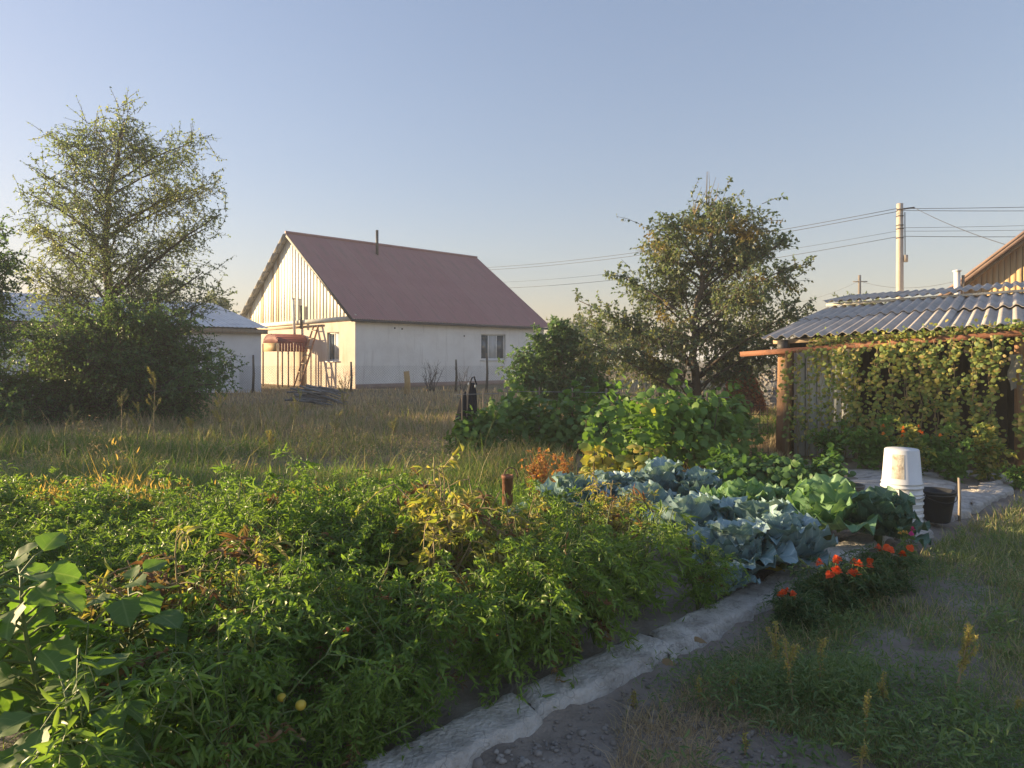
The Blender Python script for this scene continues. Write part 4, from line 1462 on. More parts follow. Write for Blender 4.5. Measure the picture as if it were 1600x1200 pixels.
# white chimney pipe behind the slate roof
pp = P(1497, 520, 20.5)
MB_ = MB().tube([(pp[0], pp[1], -0.1), (pp[0] - 0.03, pp[1], P(0, 424, 20.5)[2])], [0.085, 0.085], 14)
ch = thing('chimney_pipe', 'short white chimney pipe with cap beside the plank barn gable', 'chimney', (0, 0, 0))
MB_.build('pipe', M_white, ch, True)
MB().lathe([(0.0, 0.06), (0.12, 0.02), (0.13, 0.0), (0.0, 0.0)], 16, (pp[0] - 0.03, pp[1], P(0, 424, 20.5)[2])).build('cap', M_white, ch)
MB().tube([(pp[0] + 0.15, pp[1], -0.1), (pp[0] + 0.15, pp[1], P(0, 430, 20.5)[2])], 0.04, 8).build('rear_pipe', M_wood, ch)

# heaps behind the fruit tree
M_redpile = leaf('rusty_dry_leaf', [(0.40, 0.17, 0.08), (0.5, 0.22, 0.11), (0.28, 0.11, 0.06)], 0.2, 0.9, tint=(1.1, 0.9, 0.7))
M_gpile = surf('grey_rubble', [(0.2, 0.2, 0.2), (0.32, 0.32, 0.31)], 5, 0.95, 0.9, 12, None, 0, 0.2, None, 0.08)


def heap(name, label, cat, c, rx, ry, h, mat, seed, tmpl=None, tmat=None, n=0, ts=0.05):
    g = np.random.default_rng(seed)
    na, nr = 26, 8
    root = thing(name, label, cat, c)
    pts = np.zeros((nr, na + 1, 3))
    for i in range(nr):
        r = i / (nr - 1)
        for j in range(na + 1):
            a = 2 * PI * (j % na) / na
            k = 1 + 0.12 * math.sin(3 * a + seed) + 0.07 * math.sin(7 * a)
            pts[i, j] = (rx * r * math.cos(a) * k, ry * r * math.sin(a) * k, h * math.cos(r * PI / 2) ** 0.8 * (1 + 0.06 * math.sin(5 * a + r * 9)) - 0.03)
    MB().grid(pts).build('mound', mat, root, True)
    if n:
        lm = MB()
        a, r = g.uniform(0, 2 * PI, n), np.sqrt(g.uniform(0, 1, n))
        pos = np.column_stack([rx * r * np.cos(a), ry * r * np.sin(a), h * np.cos(r * PI / 2) ** 0.8 + g.uniform(-0.02, 0.06, n)])
        scatter(lm, tmpl, pos, rsphere(n, g), rsphere(n, g) * 0.5 + [0, 0, 1], ts * g.uniform(0.6, 1.4, n))
        tag(lm.build('covering', tmat, root), kind='stuff')
    return root


M_under = surf('red_brown_compost', [(0.16, 0.07, 0.045), (0.24, 0.11, 0.07)], 6, 0.95, 0.6)
heap('leaf_heap', 'rounded heap of rusty red dry leaves behind the hedge', 'heap', (GX(1160, 18.5), 18.5, 0), 0.62, 0.6, 1.22, M_under, 51, LF_FOLD, M_redpile, 3500, 0.09)
heap('rubble_heap', 'grey rubble heap behind the rusty leaf heap beside the shed post', 'heap', (GX(1212, 21), 21, 0), 1.0, 0.9, 1.12, M_gpile, 52, lump_template(g), M_clod, 900, 0.05)

# ------------------------------------------------------------------ grass and meadow (stuff)


def screen_sample(g, n, px0, px1, y0, y1):
    """ground positions, denser near the viewer as the eye sees them"""
    Yk = 1 / g.uniform(1 / y1, 1 / y0, n)
    px = g.uniform(px0, px1, n)
    return GX(px, Yk), Yk


g = np.random.default_rng(500)


def grass(name, label, mat, n, px, yy, hh, wpx, bend, mask=None, wmin=0.003, clump=0.5, expo=1.0, cat='grass'):
    X, Yk = screen_sample(g, n, px[0], px[1], yy[0], yy[1])
    dens = 0.6 + 0.5 * vnoise(X, Yk, 0.9, 31) * clump * 2 + 0.25 * vnoise(X, Yk, 0.25, 33)
    keep = g.random(n) < np.clip(dens, 0.05, 1)
    if mask is not None:
        keep &= mask(X, Yk)
    X, Yk = X[keep], Yk[keep]
    m = len(X)
    h = hh[0] + (hh[1] - hh[0]) * g.random(m) ** 1.5
    h *= np.clip(0.85 + 0.45 * vnoise(X, Yk, 1.3, 32), 0.3, 1.5)
    w = np.maximum(wmin, wpx * Yk / 690.0) * g.uniform(0.6, 1.3, m)
    mb = MB()
    blades(mb, np.column_stack([X, Yk]), ground_z(X, Yk) - 0.01, h, w, bend, g)
    o = mb.build(name, mat)
    return tag(o, label, cat, kind='stuff')


def pw_(X, Y_):
    return (X - P0[0]) * PN[0] + (Y_ - P0[1]) * PN[1]


def in_shed(X, Y_):
    a = (X - SP[0]) * SE[0] + (Y_ - SP[1]) * SE[1]
    b_ = (X - SP[0]) * SN[0] + (Y_ - SP[1]) * SN[1]
    return (a > -0.05) & (b_ > 0.1)


def on_pad(X, Y_):
    px = 800 + X / Y_ * FPX
    py = HOR + EYE * FPX / Y_
    return (px > 1320) & (px < 1585) & (py > 738) & (py < 842) & (py < 842 - np.clip(px - 1440, 0, 200) * 0.32)


grass('dry_grass', 'dry straw-coloured grass covering the field before the house', M_straw, 46000, (-120, 1230), (13, 33), (0.12, 0.42), 0.75, 0.5)
grass('meadow_grass', 'mixed green and straw meadow between the tomato bed and the dry field', M_weedmix, 46000, (-150, 900), (7.5, 22), (0.10, 0.38), 0.7, 0.8,
      lambda X, Y_: X < 0.8 + 0.02 * Y_)
grass('green_grass', 'fresh green grass strip behind the tomato bed', M_green, 40000, (-150, 830), (5.6, 12.5), (0.12, 0.36), 0.7, 0.6, lambda X, Y_: (Y_ < 9) | (vnoise(X, Y_, 1.6, 71) > 0.15))
grass('green_grass', 'green grass patch in the gap left of the shed post', M_green, 9000, (1100, 1240), (12, 19), (0.1, 0.3), 0.7, 0.5, lambda X, Y_: ~in_shed(X, Y_))
grass('dry_grass', 'tan dry grass at the foot of the shed post behind the low dark bed', M_straw, 5000, (1060, 1240), (9.2, 12), (0.1, 0.32), 0.7, 0.5, lambda X, Y_: ~in_shed(X, Y_))
grass('lawn', 'short trampled grass mixed with dry blades in the right foreground', M_lawn, 230000, (980, 2600), (2.0, 8.2), (0.04, 0.17), 0.9, 0.9,
      lambda X, Y_: (pw_(X, Y_) < -0.42 - 0.25 * (Y_ < 3.4)) & ~on_pad(X, Y_) & ~in_shed(X, Y_) & (HOR + EYE * FPX / Y_ < 1130 + (800 + X / Y_ * FPX - 1200) * 0.35), 0.0032, 0.7)
grass('straw_litter', 'dry yellow straw scattered through the trampled lawn', M_straw, 80000, (960, 2600), (2.0, 8.2), (0.04, 0.16), 0.7, 1.3,
      lambda X, Y_: (pw_(X, Y_) < -0.3) & ~on_pad(X, Y_) & ~in_shed(X, Y_) & (vnoise(X, Y_, 0.5, 61) > -0.1), 0.0028, 0.9)
grass('bed_grass', 'thin grass and weeds growing under the tomato plants', M_lawn, 9000, (-100, 1100), (2.2, 5.8), (0.03, 0.2), 0.7, 0.8, lambda X, Y_: pw_(X, Y_) > 0.3, 0.003)


# low broad-leaved weeds on the yard
def weed_mat(name, label, n, px, yy, mat, lsz, hmax, mask, per=9, tm=LF_FOLD):
    X, Yk = screen_sample(g, n, px[0], px[1], yy[0], yy[1])
    keep = mask(X, Yk) & (g.random(n) < np.clip(0.45 + 0.75 * vnoise(X, Yk, 0.6, 44), 0.03, 1))
    X, Yk = X[keep], Yk[keep]
    m = len(X)
    h = hmax * np.clip(0.35 + 0.6 * vnoise(X, Yk, 0.5, 45) + 0.35 * g.random(m), 0.1, 1.2)
    pos = np.repeat(np.column_stack([X, Yk, ground_z(X, Yk)]), per, 0)
    k = m * per
    t = g.random(k)
    pos = pos + np.column_stack([g.normal(0, 0.035, (k, 2)), np.repeat(h, per) * t])
    lm = MB()
    scatter(lm, tm, pos, rsphere(k, g) * [1, 1, 0.6] + [0, 0, 0.45], rsphere(k, g) * 0.7 + [0, 0, 0.8], lsz * g.uniform(0.5, 1.3, k))
    st = MB()
    blades(st, np.column_stack([X, Yk]), ground_z(X, Yk) - 0.01, h, np.full(m, 0.003), 0.2, g)
    o = lm.build(name, mat)
    return tag(o, label, 'weeds', kind='stuff')


weed_mat('ground_weeds', 'low leafy weeds spreading over the right foreground', 12000, (960, 2500), (2.0, 6.6), M_weed, 0.034, 0.12,
         lambda X, Y_: (pw_(X, Y_) < -0.4) & ~on_pad(X, Y_) & (HOR + EYE * FPX / Y_ < 1120 + (800 + X / Y_ * FPX - 1150) * 0.35), 10, LF_NARROW)
weed_mat('ground_weeds', 'dense clump of leafy weeds below the end of the concrete edging', 3400, (985, 1360), (2.9, 3.95), M_weed, 0.034, 0.24,
         lambda X, Y_: (pw_(X, Y_) < -0.25) & (pw_(X, Y_) > -1.3), 12, LF_NARROW)
weed_mat('ground_weeds', 'scattered coarse leafy weeds standing in the trampled lawn', 420, (1000, 1750), (2.4, 6.5), M_weed, 0.055, 0.17,
         lambda X, Y_: (pw_(X, Y_) < -0.5) & ~on_pad(X, Y_), 16, LF_NARROW)
grass('meadow_stalks', 'tall thin straw and green stalks rising out of the meadow', M_weedmix, 1500, (-120, 760), (7, 17), (0.4, 0.85), 0.7, 0.7, None, 0.004, 1.2)
grass('meadow_stalks', 'tall fresh green stalks behind the tomato bed', M_green, 1500, (-120, 760), (6, 11), (0.3, 0.65), 0.8, 0.8, None, 0.005, 1.3)
weed_mat('dry_weeds', 'tangled dry brown weeds scattered over the meadow', 2400, (-120, 820), (8.5, 24), M_straw, 0.05, 0.45, lambda X, Y_: X < 0.4, 16, LF_NARROW)
weed_mat('meadow_weeds', 'leafy green weeds standing among the meadow grass', 1500, (-120, 720), (7, 15), M_weed, 0.045, 0.42, lambda X, Y_: X < 0.5, 16, LF_NARROW)
weed_mat('bed_weeds', 'creeping leafy weeds among the tomato plants', 900, (-50, 1080), (1.9, 5.6), M_tomato, 0.06, 0.22, lambda X, Y_: pw_(X, Y_) > 0.25, 10, LF_NARROW)

weed_mat('bed_weeds', 'leafy weeds along the bed side of the concrete edging', 1500, (300, 1150), (2.2, 4.6), M_tomato, 0.05, 0.28,
         lambda X, Y_: (pw_(X, Y_) > 0.1) & (pw_(X, Y_) < 0.55), 12, LF_NARROW)

# ------------------------------------------------------------------ tomato and pepper plants


def plant_proto(seed, h, r, n_stem, mat, dry=0.1, leaf_len=0.055, tm=(LF_NARROW, LF_CURL), per=46, flop=0.5, stem_mat=M_stem):
    """returns (stem mesh, foliage mesh, dry foliage mesh)"""
    g = np.random.default_rng(seed)
    st, lm, dm = MB(), MB(), MB()
    for k in range(n_stem):
        a = g.uniform(0, 2 * PI)
        L = h * g.uniform(0.75, 1.25)
        out = r * g.uniform(0.15, 1.0)
        t = np.linspace(0, 1, 8)
        droop = flop * g.uniform(0, 1)
        pts = np.column_stack([math.cos(a) * out * t ** 1.4, math.sin(a) * out * t ** 1.4, L * (t - 0.45 * droop * t ** 3)]) + np.vstack([np.zeros(3), g.normal(0, 0.012, (7, 3))])
        st.tube(pts, np.linspace(0.006, 0.002, 8), 4, cap=False)
        # side shoots carry compound leaves
        m = 11
        for q in range(m):
            s = g.uniform(0.16, 1.0)
            b = np.array([np.interp(s, t, pts[:, i]) for i in range(3)])
            d = rsphere(1, g)[0] * [1, 1, 0.35] + [math.cos(a) * 0.25, math.sin(a) * 0.25, 0.2]
            d /= np.linalg.norm(d)
            Ls = r * g.uniform(0.3, 0.75)
            u = np.linspace(0, 1, 5)
            sh = b + d * (Ls * u)[:, None] - np.array([0, 0, 1]) * (Ls * g.uniform(0.3, 0.9) * u ** 2)[:, None]
            st.tube(sh, np.linspace(0.0028, 0.0012, 5), 3, cap=False)
            nl = max(3, int(per / m * 2.2 * g.uniform(0.6, 1.2)))
            su = g.uniform(0.15, 1.0, nl)
            pos = np.column_stack([np.interp(su, u, sh[:, i]) for i in range(3)])
            side = np.cross(d, [0, 0, 1.0])
            side /= np.linalg.norm(side) + 1e-6
            sg = np.where(g.random(nl) < 0.5, 1.0, -1.0)[:, None]
            ld = side * sg * 0.8 + d * 0.7 + g.normal(0, 0.5, (nl, 3)) + [0, 0, -0.12]
            nr = g.normal(0, 0.8, (nl, 3)) + [0, 0, 0.8]
            which = dm if g.random() < dry * (1.6 - s) else lm
            scatter(which, tm[g.integers(0, len(tm))], pos, ld, nr, leaf_len * g.uniform(0.55, 1.35, nl))
    a = st.data('stem', stem_mat)
    b = lm.data('foliage', mat)
    c = dm.data('withered_leaves', M_drytom) if dm.n else None
    return a, b, c


def place_plant(proto, name, label, cat, loc, rz, sc, group=None):
    t = thing(name, label, cat, loc, rz, group, sc)
    link('stem', proto[0], t)
    link('foliage', proto[1], t)
    if proto[2] is not None:
        link('withered_leaves', proto[2], t)
    return t


TOM = [plant_proto(600 + k, 0.60, 0.36, 12, M_tomato, 0.02 + 0.02 * (k % 3), 0.046, per=150, flop=0.6) for k in range(7)]
TOMY = [plant_proto(620 + k, 0.62, 0.30, 14, M_tomato2, 0.14, 0.055, (LF_CURL, LF_NARROW, LF_CURL), 70, 0.7, M_drystem) for k in range(2)]
TOMD = plant_proto(630, 0.55, 0.32, 12, M_tomato2, 0.55, 0.06, (LF_CURL, LF_NARROW), 60, 0.8, M_drystem)
TOMT = [plant_proto(640 + k, 0.62, 0.26, 8, M_tomato, 0.03, 0.07, (LF_NARROW,), 60, 0.35) for k in range(2)]
g = np.random.default_rng(700)
special = [(GX(705, 3.75), 3.75, 'tom_y', 'pale yellowing bushy tomato plant standing out in the middle of the dark bed', 1.3),
           (GX(285, 2.95), 2.95, 'tom_d', 'half-withered tomato plant with brown leaves beside the large-leaved eggplants', 1.25),
           (GX(955, 4.85), 4.85, 'tom_y', 'yellow-green tomato plant growing against the blue cabbages', 0.98),
           (GX(800, 4.1), 4.15, 'tom_y', 'yellowing tomato plant just right of the palest one in the bed', 0.95)]
ys_ = []
for (x, y, kk, lab, sc) in special:
    pr = TOMY[0] if kk == 'tom_y' and x < 0 else (TOMY[1] if kk == 'tom_y' else TOMD)
    place_plant(pr, 'tomato_plant', lab, 'tomato plant', (x, y, float(ground_z(x, y))), g.uniform(0, 6), sc)
    ys_.append((x, y))
rows = []
w = 0.2
nrow = 0
while w < 5.6:
    s = -6.0
    while s < 4.2:
        q = P0 + PD * (s + g.normal(0, 0.06)) + PN * (w + g.normal(0, 0.05))
        rows.append((q, nrow))
        s += 0.36
    w += 0.41
    nrow += 1
nplant = 0
seen = {}
for q, rr_ in rows:
    x, y = q
    if not (1.6 < y < 5.55) or x > 1.22 - (y - 4.2) * 0.52:
        continue
    if x < -0.80 * y - 0.35:
        continue
    if x < -0.62 * y and y < 2.75:                  # the eggplants stand here
        continue
    if min(np.hypot(x - a, y - b_) for a, b_ in ys_) < 0.36 or any(abs(x - a * y / b_) < 0.2 and 0 < b_ - y < 0.55 for a, b_ in ys_[:1]):
        continue
    hs = 0.94 + 0.2 * float(vnoise(x, y, 0.8, 50)) + g.normal(0, 0.08)
    if y > 4.9:
        hs *= 0.92
    if x > -0.5 and y > 4.0:                        # the plants run lower beside the cabbages
        hs *= 0.80
    pr = TOMT[g.integers(0, 2)] if g.random() < 0.12 else TOM[g.integers(0, len(TOM))]
    seen[rr_] = seen.get(rr_, 0) + 1
    where = 'overhanging the edging' if rr_ == 0 else 'in the %s row from the edging' % ORD[rr_]
    place_plant(pr, 'tomato_plant', 'dark tomato plant %s, %s from the near end' % (where, ORD[seen[rr_] - 1]), 'tomato plant',
                (x, y, float(ground_z(x, y))), g.uniform(0, 2 * PI), hs, 'dark green tomato plants crowded in the bed')
    nplant += 1
print('tomato plants', nplant)
# ripe and unripe fruit
M_redfruit = surf('ripe_tomato_skin', [(0.6, 0.05, 0.025), (0.68, 0.09, 0.03)], 6, 0.25, 0)
M_yelfruit = surf('yellow_tomato_skin', [(0.6, 0.42, 0.05), (0.55, 0.45, 0.08)], 6, 0.3, 0)
pl = [o for o in bpy.data.objects if o.name.startswith('tomato_plant')]


def fruit(px, py, Y, r, mat, nm):
    c = P(px, py, Y)
    best = min(pl, key=lambda o: (o.location.x - c[0]) ** 2 + (o.location.y - c[1]) ** 2)
    mi = best.matrix_basis.inverted()
    lc = mi @ Vector(c)
    prof = [(r * math.sin(a) * (1 - 0.1 * math.cos(a)), -r * 0.9 * math.cos(a)) for a in np.linspace(0.02, PI - 0.02, 9)]
    f = MB().lathe(prof, 12).build(nm, mat, best, True)
    f.location = lc


fruit(541, 984, 2.75, 0.02, M_redfruit, 'tomato')
fruit(741, 985, 3.3, 0.016, M_redfruit, 'tomato')
fruit(470, 1102, 2.35, 0.018, M_yelfruit, 'tomato')
fruit(440, 1090, 2.4, 0.015, M_yelfruit, 'tomato')

# ------------------------------------------------------------------ eggplants in the near left corner
EGG = [eggplant_leaf(np.random.default_rng(800 + k)).data('leaf', M_egg, True) for k in range(6)]


def orient(o, d, nrm, loc, sc):
    from mathutils import Matrix
    d = Vector(d).normalized()
    x = d.cross(Vector(nrm)).normalized()
    z = x.cross(d)
    m = Matrix(((x.x, d.x, z.x), (x.y, d.y, z.y), (x.z, d.z, z.z)))
    o.rotation_euler = m.to_euler()
    o.location = loc
    o.scale = (sc,) * 3


for k, (x, y, h, lab) in enumerate(((-1.55, 2.28, 0.84, 'tallest eggplant plant with broad lobed leaves at the left edge'),
                                    (-1.30, 1.98, 0.52, 'low broad-leaved eggplant plant in the bottom left corner, nearest the camera'),
                                    (-1.95, 2.55, 0.76, 'eggplant plant cut by the left edge behind the tallest one'),
                                    (-1.48, 2.62, 0.66, 'eggplant plant with bluish leaves next to the half-withered tomato'),
                                    (-1.62, 1.85, 0.50, 'eggplant plant in the very corner, mostly cut off by the frame'))):
    g = np.random.default_rng(820 + k)
    t = thing('eggplant_plant', lab, 'eggplant', (x, y, float(ground_z(x, y))), 0, 'eggplants in the left corner')
    st = MB()
    main = np.column_stack([np.cumsum(g.normal(0, 0.02, 8)), np.cumsum(g.normal(0, 0.02, 8)), np.linspace(-0.02, h * 0.95, 8)])
    st.tube(main, np.linspace(0.011, 0.005, 8), 6)
    nl = 46
    for q in range(nl):
        s = 0.22 + 0.78 * q / (nl - 1)
        a = q * 2.4 + g.normal(0, 0.4)
        b = np.array([np.interp(s * h * 0.95, main[:, 2], main[:, i]) for i in range(2)] + [s * h * 0.95])
        pl_ = g.uniform(0.07, 0.19) * (1.2 - 0.6 * s)
        d = np.array([math.cos(a), math.sin(a), g.uniform(0.1, 0.7)])
        e = b + d * pl_
        st.tube([b, b + d * pl_ * 0.6 + [0, 0, 0.01], e], [0.005, 0.004, 0.003], 4, cap=False)
        lf = link('leaf', EGG[g.integers(0, 6)], t)
        ld = np.array([math.cos(a + g.normal(0, 0.3)), math.sin(a + g.normal(0, 0.3)), g.uniform(-0.6, 0.05) + (0.7 if s > 0.95 else 0)])
        orient(lf, ld, (g.normal(-0.1, 0.3), g.normal(-0.3, 0.3), 1.0), e, g.uniform(0.13, 0.2) * (1.08 - 0.45 * s ** 2))
    st.build('stem', M_stem, t, True)

# ------------------------------------------------------------------ cabbages
CB = [cabbage_leaf(np.random.default_rng(840 + k), 0.085, 0.5, 0.006).data('leaf', M_cab_blue, True) for k in range(5)]
CGr = [cabbage_leaf(np.random.default_rng(850 + k), 0.11, 0.45, 0.012).data('leaf', M_cab_green, True) for k in range(4)]
CS = [cabbage_leaf(np.random.default_rng(860 + k), 0.10, 0.35, 0.016).data('leaf', M_cab_savoy, True) for k in range(3)]
CH = [cabbage_leaf(np.random.default_rng(870 + k), 0.05, 0.9, 0.006).data('leaf', M_cab_heart, True) for k in range(2)]
g = np.random.default_rng(880)
cabs = [(1150, 4.62, 0.30, 'b', 'blue-green cabbage at the front of the bed against the concrete edging'),
        (1222, 4.80, 0.30, 'b', 'blue cabbage at the front right corner of the blue cluster behind the marigolds'),
        (1182, 5.15, 0.34, 'b', 'large blue-green cabbage in the middle of the front cluster'),
        (1138, 4.32, 0.17, 'b', 'small cabbage with two open leaves beside the tomato plants at the edging'),
        (1080, 5.35, 0.33, 'b', 'blue cabbage with a big ribbed leaf right of the yellow-green tomato plant'),
        (1293, 5.65, 0.36, 'g', 'bright green cabbage with a pale yellow-green heart'),
        (1372, 5.55, 0.33, 's', 'dark savoy cabbage with crinkled leaves beside the white bucket stack'),
        (1160, 6.15, 0.32, 'g', 'green cabbage with one leaf tip sticking up before the low dark bed'),
        (1226, 6.25, 0.25, 'g', 'small green cabbage left of the pale-hearted one'),
        (898, 6.45, 0.33, 'b', 'blue cabbage at the far left of the row next to the reddish weed'),
        (958, 6.75, 0.30, 'b', 'blue cabbage below the yellow cucumber leaves'),
        (1035, 7.0, 0.36, 'b', 'tall blue cabbage with upright leaves below the cucumber hedge'),
        (1090, 6.75, 0.30, 'b', 'dark blue cabbage right of the tall upright one'),
        (1005, 6.1, 0.30, 'b', 'blue cabbage half hidden behind the yellow-green tomato plant'),
        (832, 5.75, 0.24, 'b', 'isolated blue cabbage leaf cluster poking out left of the row')]
for (px, Y, R, typ, lab) in cabs:
    R = R * 1.14
    x = GX(px, Y)
    t = thing('cabbage', lab, 'cabbage', (x, Y, float(ground_z(x, Y))), g.uniform(0, 6), 'cabbages in the bed')
    pool = {'b': CB, 'g': CGr, 's': CS}[typ]
    n = 21 if R > 0.2 else 8
    MB().tube([(0, 0, -0.02), (0, 0, R * 0.45)], [0.03, 0.035], 7).build('stalk', M_stem, t)
    for q in range(n):
        u = q / (n - 1)
        a = q * 2.4 + g.normal(0, 0.15)
        tilt = 0.05 + 1.05 * u + g.normal(0, 0.1)
        d = np.array([math.cos(a) * math.cos(tilt), math.sin(a) * math.cos(tilt), math.sin(tilt)])
        nr = np.array([-math.cos(a) * math.sin(tilt), -math.sin(a) * math.sin(tilt), math.cos(tilt)]) + g.normal(0, 0.15, 3)
        lf = link('leaf', pool[g.integers(0, len(pool))], t)
        orient(lf, d, nr, (math.cos(a) * 0.02, math.sin(a) * 0.02, R * (0.20 + 0.30 * u)), R * (1.08 - 0.36 * u) * g.uniform(0.8, 1.12))
    for q in range(5):                               # the heart: tight overlapping leaves
        a = q * 2.4
        tilt = 1.25
        d = np.array([math.cos(a) * math.cos(tilt), math.sin(a) * math.cos(tilt), math.sin(tilt)])
        nr = np.array([-math.cos(a) * math.sin(tilt), -math.sin(a) * math.sin(tilt), math.cos(tilt)])
        lf = link('heart_leaf', (CH if typ == 'g' and R > 0.3 else pool)[q % 2], t)
        orient(lf, d, nr, (math.cos(a) * R * 0.22, math.sin(a) * R * 0.22, R * 0.42), R * 0.62)

# ------------------------------------------------------------------ hedge rows: grape vine and cucumber trellis


def hedge(name, label, cat, a, b, width, hfun, n, tmpls, mat, lsz, seed, n_single, posts=0, droop=0.55, yellow=None):
    g = np.random.default_rng(seed)
    a, b = np.array(a, float), np.array(b, float)
    L = np.linalg.norm(b - a)
    d = (b - a) / L
    nv = np.array([-d[1], d[0]])
    root = thing(name, label, cat, (a[0], a[1], 0))
    k = n
    s = g.uniform(0, 1, k)
    hh = np.array([hfun(q) for q in s])
    ang = g.uniform(0, PI, k)
    rr = np.sqrt(g.uniform(0.35, 1.0, k))
    bump = 1 + 0.30 * vnoise(s * L, ang * 1.2, 0.35, seed % 50) + 0.12 * g.normal(0, 1, k)
    off = np.cos(ang) * width * rr * bump
    z = np.abs(np.sin(ang)) ** 0.65 * hh * rr * bump
    pos2 = np.outer(s * L, d) + np.outer(off, nv)
    pos = np.column_stack([pos2, np.maximum(z, 0.05)])
    outd = np.column_stack([np.outer(off / width, nv), np.sin(ang) * 0.9])
    nr = outd + rsphere(k, g) * 0.45 + [0, 0, 0.35]
    ld = rsphere(k, g) * 0.7 + [0, 0, -droop] + outd * 0.25
    sz = lsz * g.uniform(0.55, 1.25, k)
    front = (off * nv[1] + 0 < 0) if nv[1] > 0 else (off > 0)
    single = np.zeros(k, bool)
    cand = np.where(front & (rr > 0.8) & (z > 0.25 * hh))[0]
    single[g.choice(cand, min(n_single, len(cand)), replace=False)] = True
    lm = MB()
    rest = np.where(~single)[0]
    for q, tm in enumerate(tmpls):
        ii = rest[q::len(tmpls)]
        scatter(lm, tm, pos[ii], ld[ii], nr[ii], sz[ii])
    tag(lm.build('foliage', mat, root), kind='stuff')
    mes = [MB().add(*tm).data('leaf', mat) for tm in tmpls]
    ym = [MB().add(*tm).data('leaf', yellow[0]) for tm in tmpls] if yellow else None
    for i in np.where(single)[0]:
        src = ym if yellow and yellow[1](s[i], z[i], g) else mes
        o = link('leaf', src[i % len(tmpls)], root)
        orient(o, ld[i], nr[i], pos[i] + outd[i] * 0.03, sz[i] * 1.15)
    st = MB()
    for q in range(int(L * 7)):
        s0 = g.uniform(0, L)
        p0 = np.array([*(d * s0 + nv * g.normal(0, width * 0.2)), 0])
        h = hfun(s0 / L) * g.uniform(0.6, 1.0)
        dd = np.array([g.normal(0, 0.25), g.normal(0, 0.25), 1]) * h
        st.tube([p0, p0 + dd * 0.5 + g.normal(0, 0.05, 3), p0 + dd], [0.012, 0.008, 0.004], 4)
    st.build('stem', M_twig, root)
    for q in range(posts):
        p0 = d * L * (q + 0.3) / posts
        MB().box((p0[0], p0[1], 0.5), (0.022, 0.022, 1.05)).build('trellis_post', M_wood, root)
    if posts:
        for zz in (0.55, 0.95):
            MB().tube([(0, 0, zz), (d[0] * L, d[1] * L, zz)], 0.006, 4).build('trellis_wire', M_wire, root)
    return root


hedge('grape_vine', 'dark grape vine mound at the left end of the trellis row below the black garment', 'grape vine', (GX(712, 10.5), 10.5), (GX(778, 10.8), 10.8), 0.34,
      lambda s: 0.42 + 0.42 * s, 760, LF_GRAPE, M_grape, 0.12, 901, 60, 2)
hedge('grape_vine', 'long dark grape vine row sprawling over its trellis left of the cucumber hedge', 'grape vine', (GX(778, 11.6), 11.6), (GX(985, 11.0), 11.0), 0.52,
      lambda s: 0.90 + 0.12 * math.sin(s * 13) - 0.2 * (s < 0.08), 2000, LF_GRAPE, M_grape, 0.13, 902, 140, 4)
hedge('cucumber_vine', 'big bright green cucumber hedge heaped over its trellis in the middle', 'cucumber vine', (GX(985, 9.3), 9.3), (GX(1140, 9.7), 9.7), 0.55,
      lambda s: 0.98 - 0.14 * (2 * s - 1) ** 2 + 0.09 * math.sin(s * 19), 1900, LF_CUC, M_cuc, 0.125, 903, 190, 3,
      yellow=(M_cucy, lambda s, z, g: g.random() < 0.05 + 0.3 * (z < 0.4 and s < 0.35)))
hedge('cucumber_vine', 'sparse climbing cucumber shoots on strings left of the big cucumber hedge', 'cucumber vine', (GX(905, 8.9), 8.9), (GX(975, 8.9), 8.9), 0.22,
      lambda s: 0.72 + 0.3 * s, 170, LF_CUC, M_cuc, 0.11, 904, 60)
hedge('cucumber_vine', 'low yellowing cucumber vine behind the far blue cabbages', 'cucumber vine', (GX(915, 7.9), 7.9), (GX(1010, 7.7), 7.7), 0.24,
      lambda s: 0.46 + 0.06 * math.sin(s * 9), 240, LF_CUC, M_cucy, 0.12, 905, 70)
hedge('bean_bed', 'low dark leafy bed in front of the shed behind the green cabbages', 'bean plants', (GX(1110, 7.7), 7.75), (GX(1312, 7.5), 7.5), 0.55,
      lambda s: 0.36 + 0.05 * math.sin(s * 14), 2300, LF_HEART, M_bean, 0.085, 906, 160)
hedge('garden_shrub', 'loose shrub at the right end of the cucumber hedge before the shed gap', 'shrub', (GX(1130, 10.2), 10.2), (GX(1165, 10.4), 10.4), 0.4,
      lambda s: 1.0, 520, LF_GRAPE, M_grape, 0.10, 907, 30)
# wire panel left standing by the shed gap
wp = thing('wire_panel', 'thin rusty wire panel standing in the gap left of the shed post', 'wire panel', (GX(1150, 10.3), 10.3, 0))
M_rw = surf('rusty_wire', [(0.12, 0.07, 0.05), (0.18, 0.11, 0.08)], 5, 0.8, 0)
for k in range(5):
    MB().tube([(k * 0.12, 0, 0), (k * 0.12, 0.02, 0.85)], 0.005, 4).build('wire', M_rw, wp)
for k in range(6):
    MB().tube([(0, 0, 0.1 + k * 0.14), (0.48, 0, 0.1 + k * 0.14)], 0.005, 4).build('wire', M_rw, wp)

# black garment hung over a post
M_black = surf('dark_navy_cloth', [(0.012, 0.014, 0.022), (0.022, 0.025, 0.04)], 4, 0.85, 0.3, 30)
gar = thing('hanging_garment', 'dark navy garment draped over a post at the left end of the grape row', 'garment', (GX(733, 10.9), 10.9, 0))
MB().tube([(0.04, 0, -0.1), (0.04, 0, 1.02)], 0.03, 7).build('post', M_wood, gar)
zc = P(0, 598, 10.9)[2]
z_b = P(0, 655, 10.9)[2]


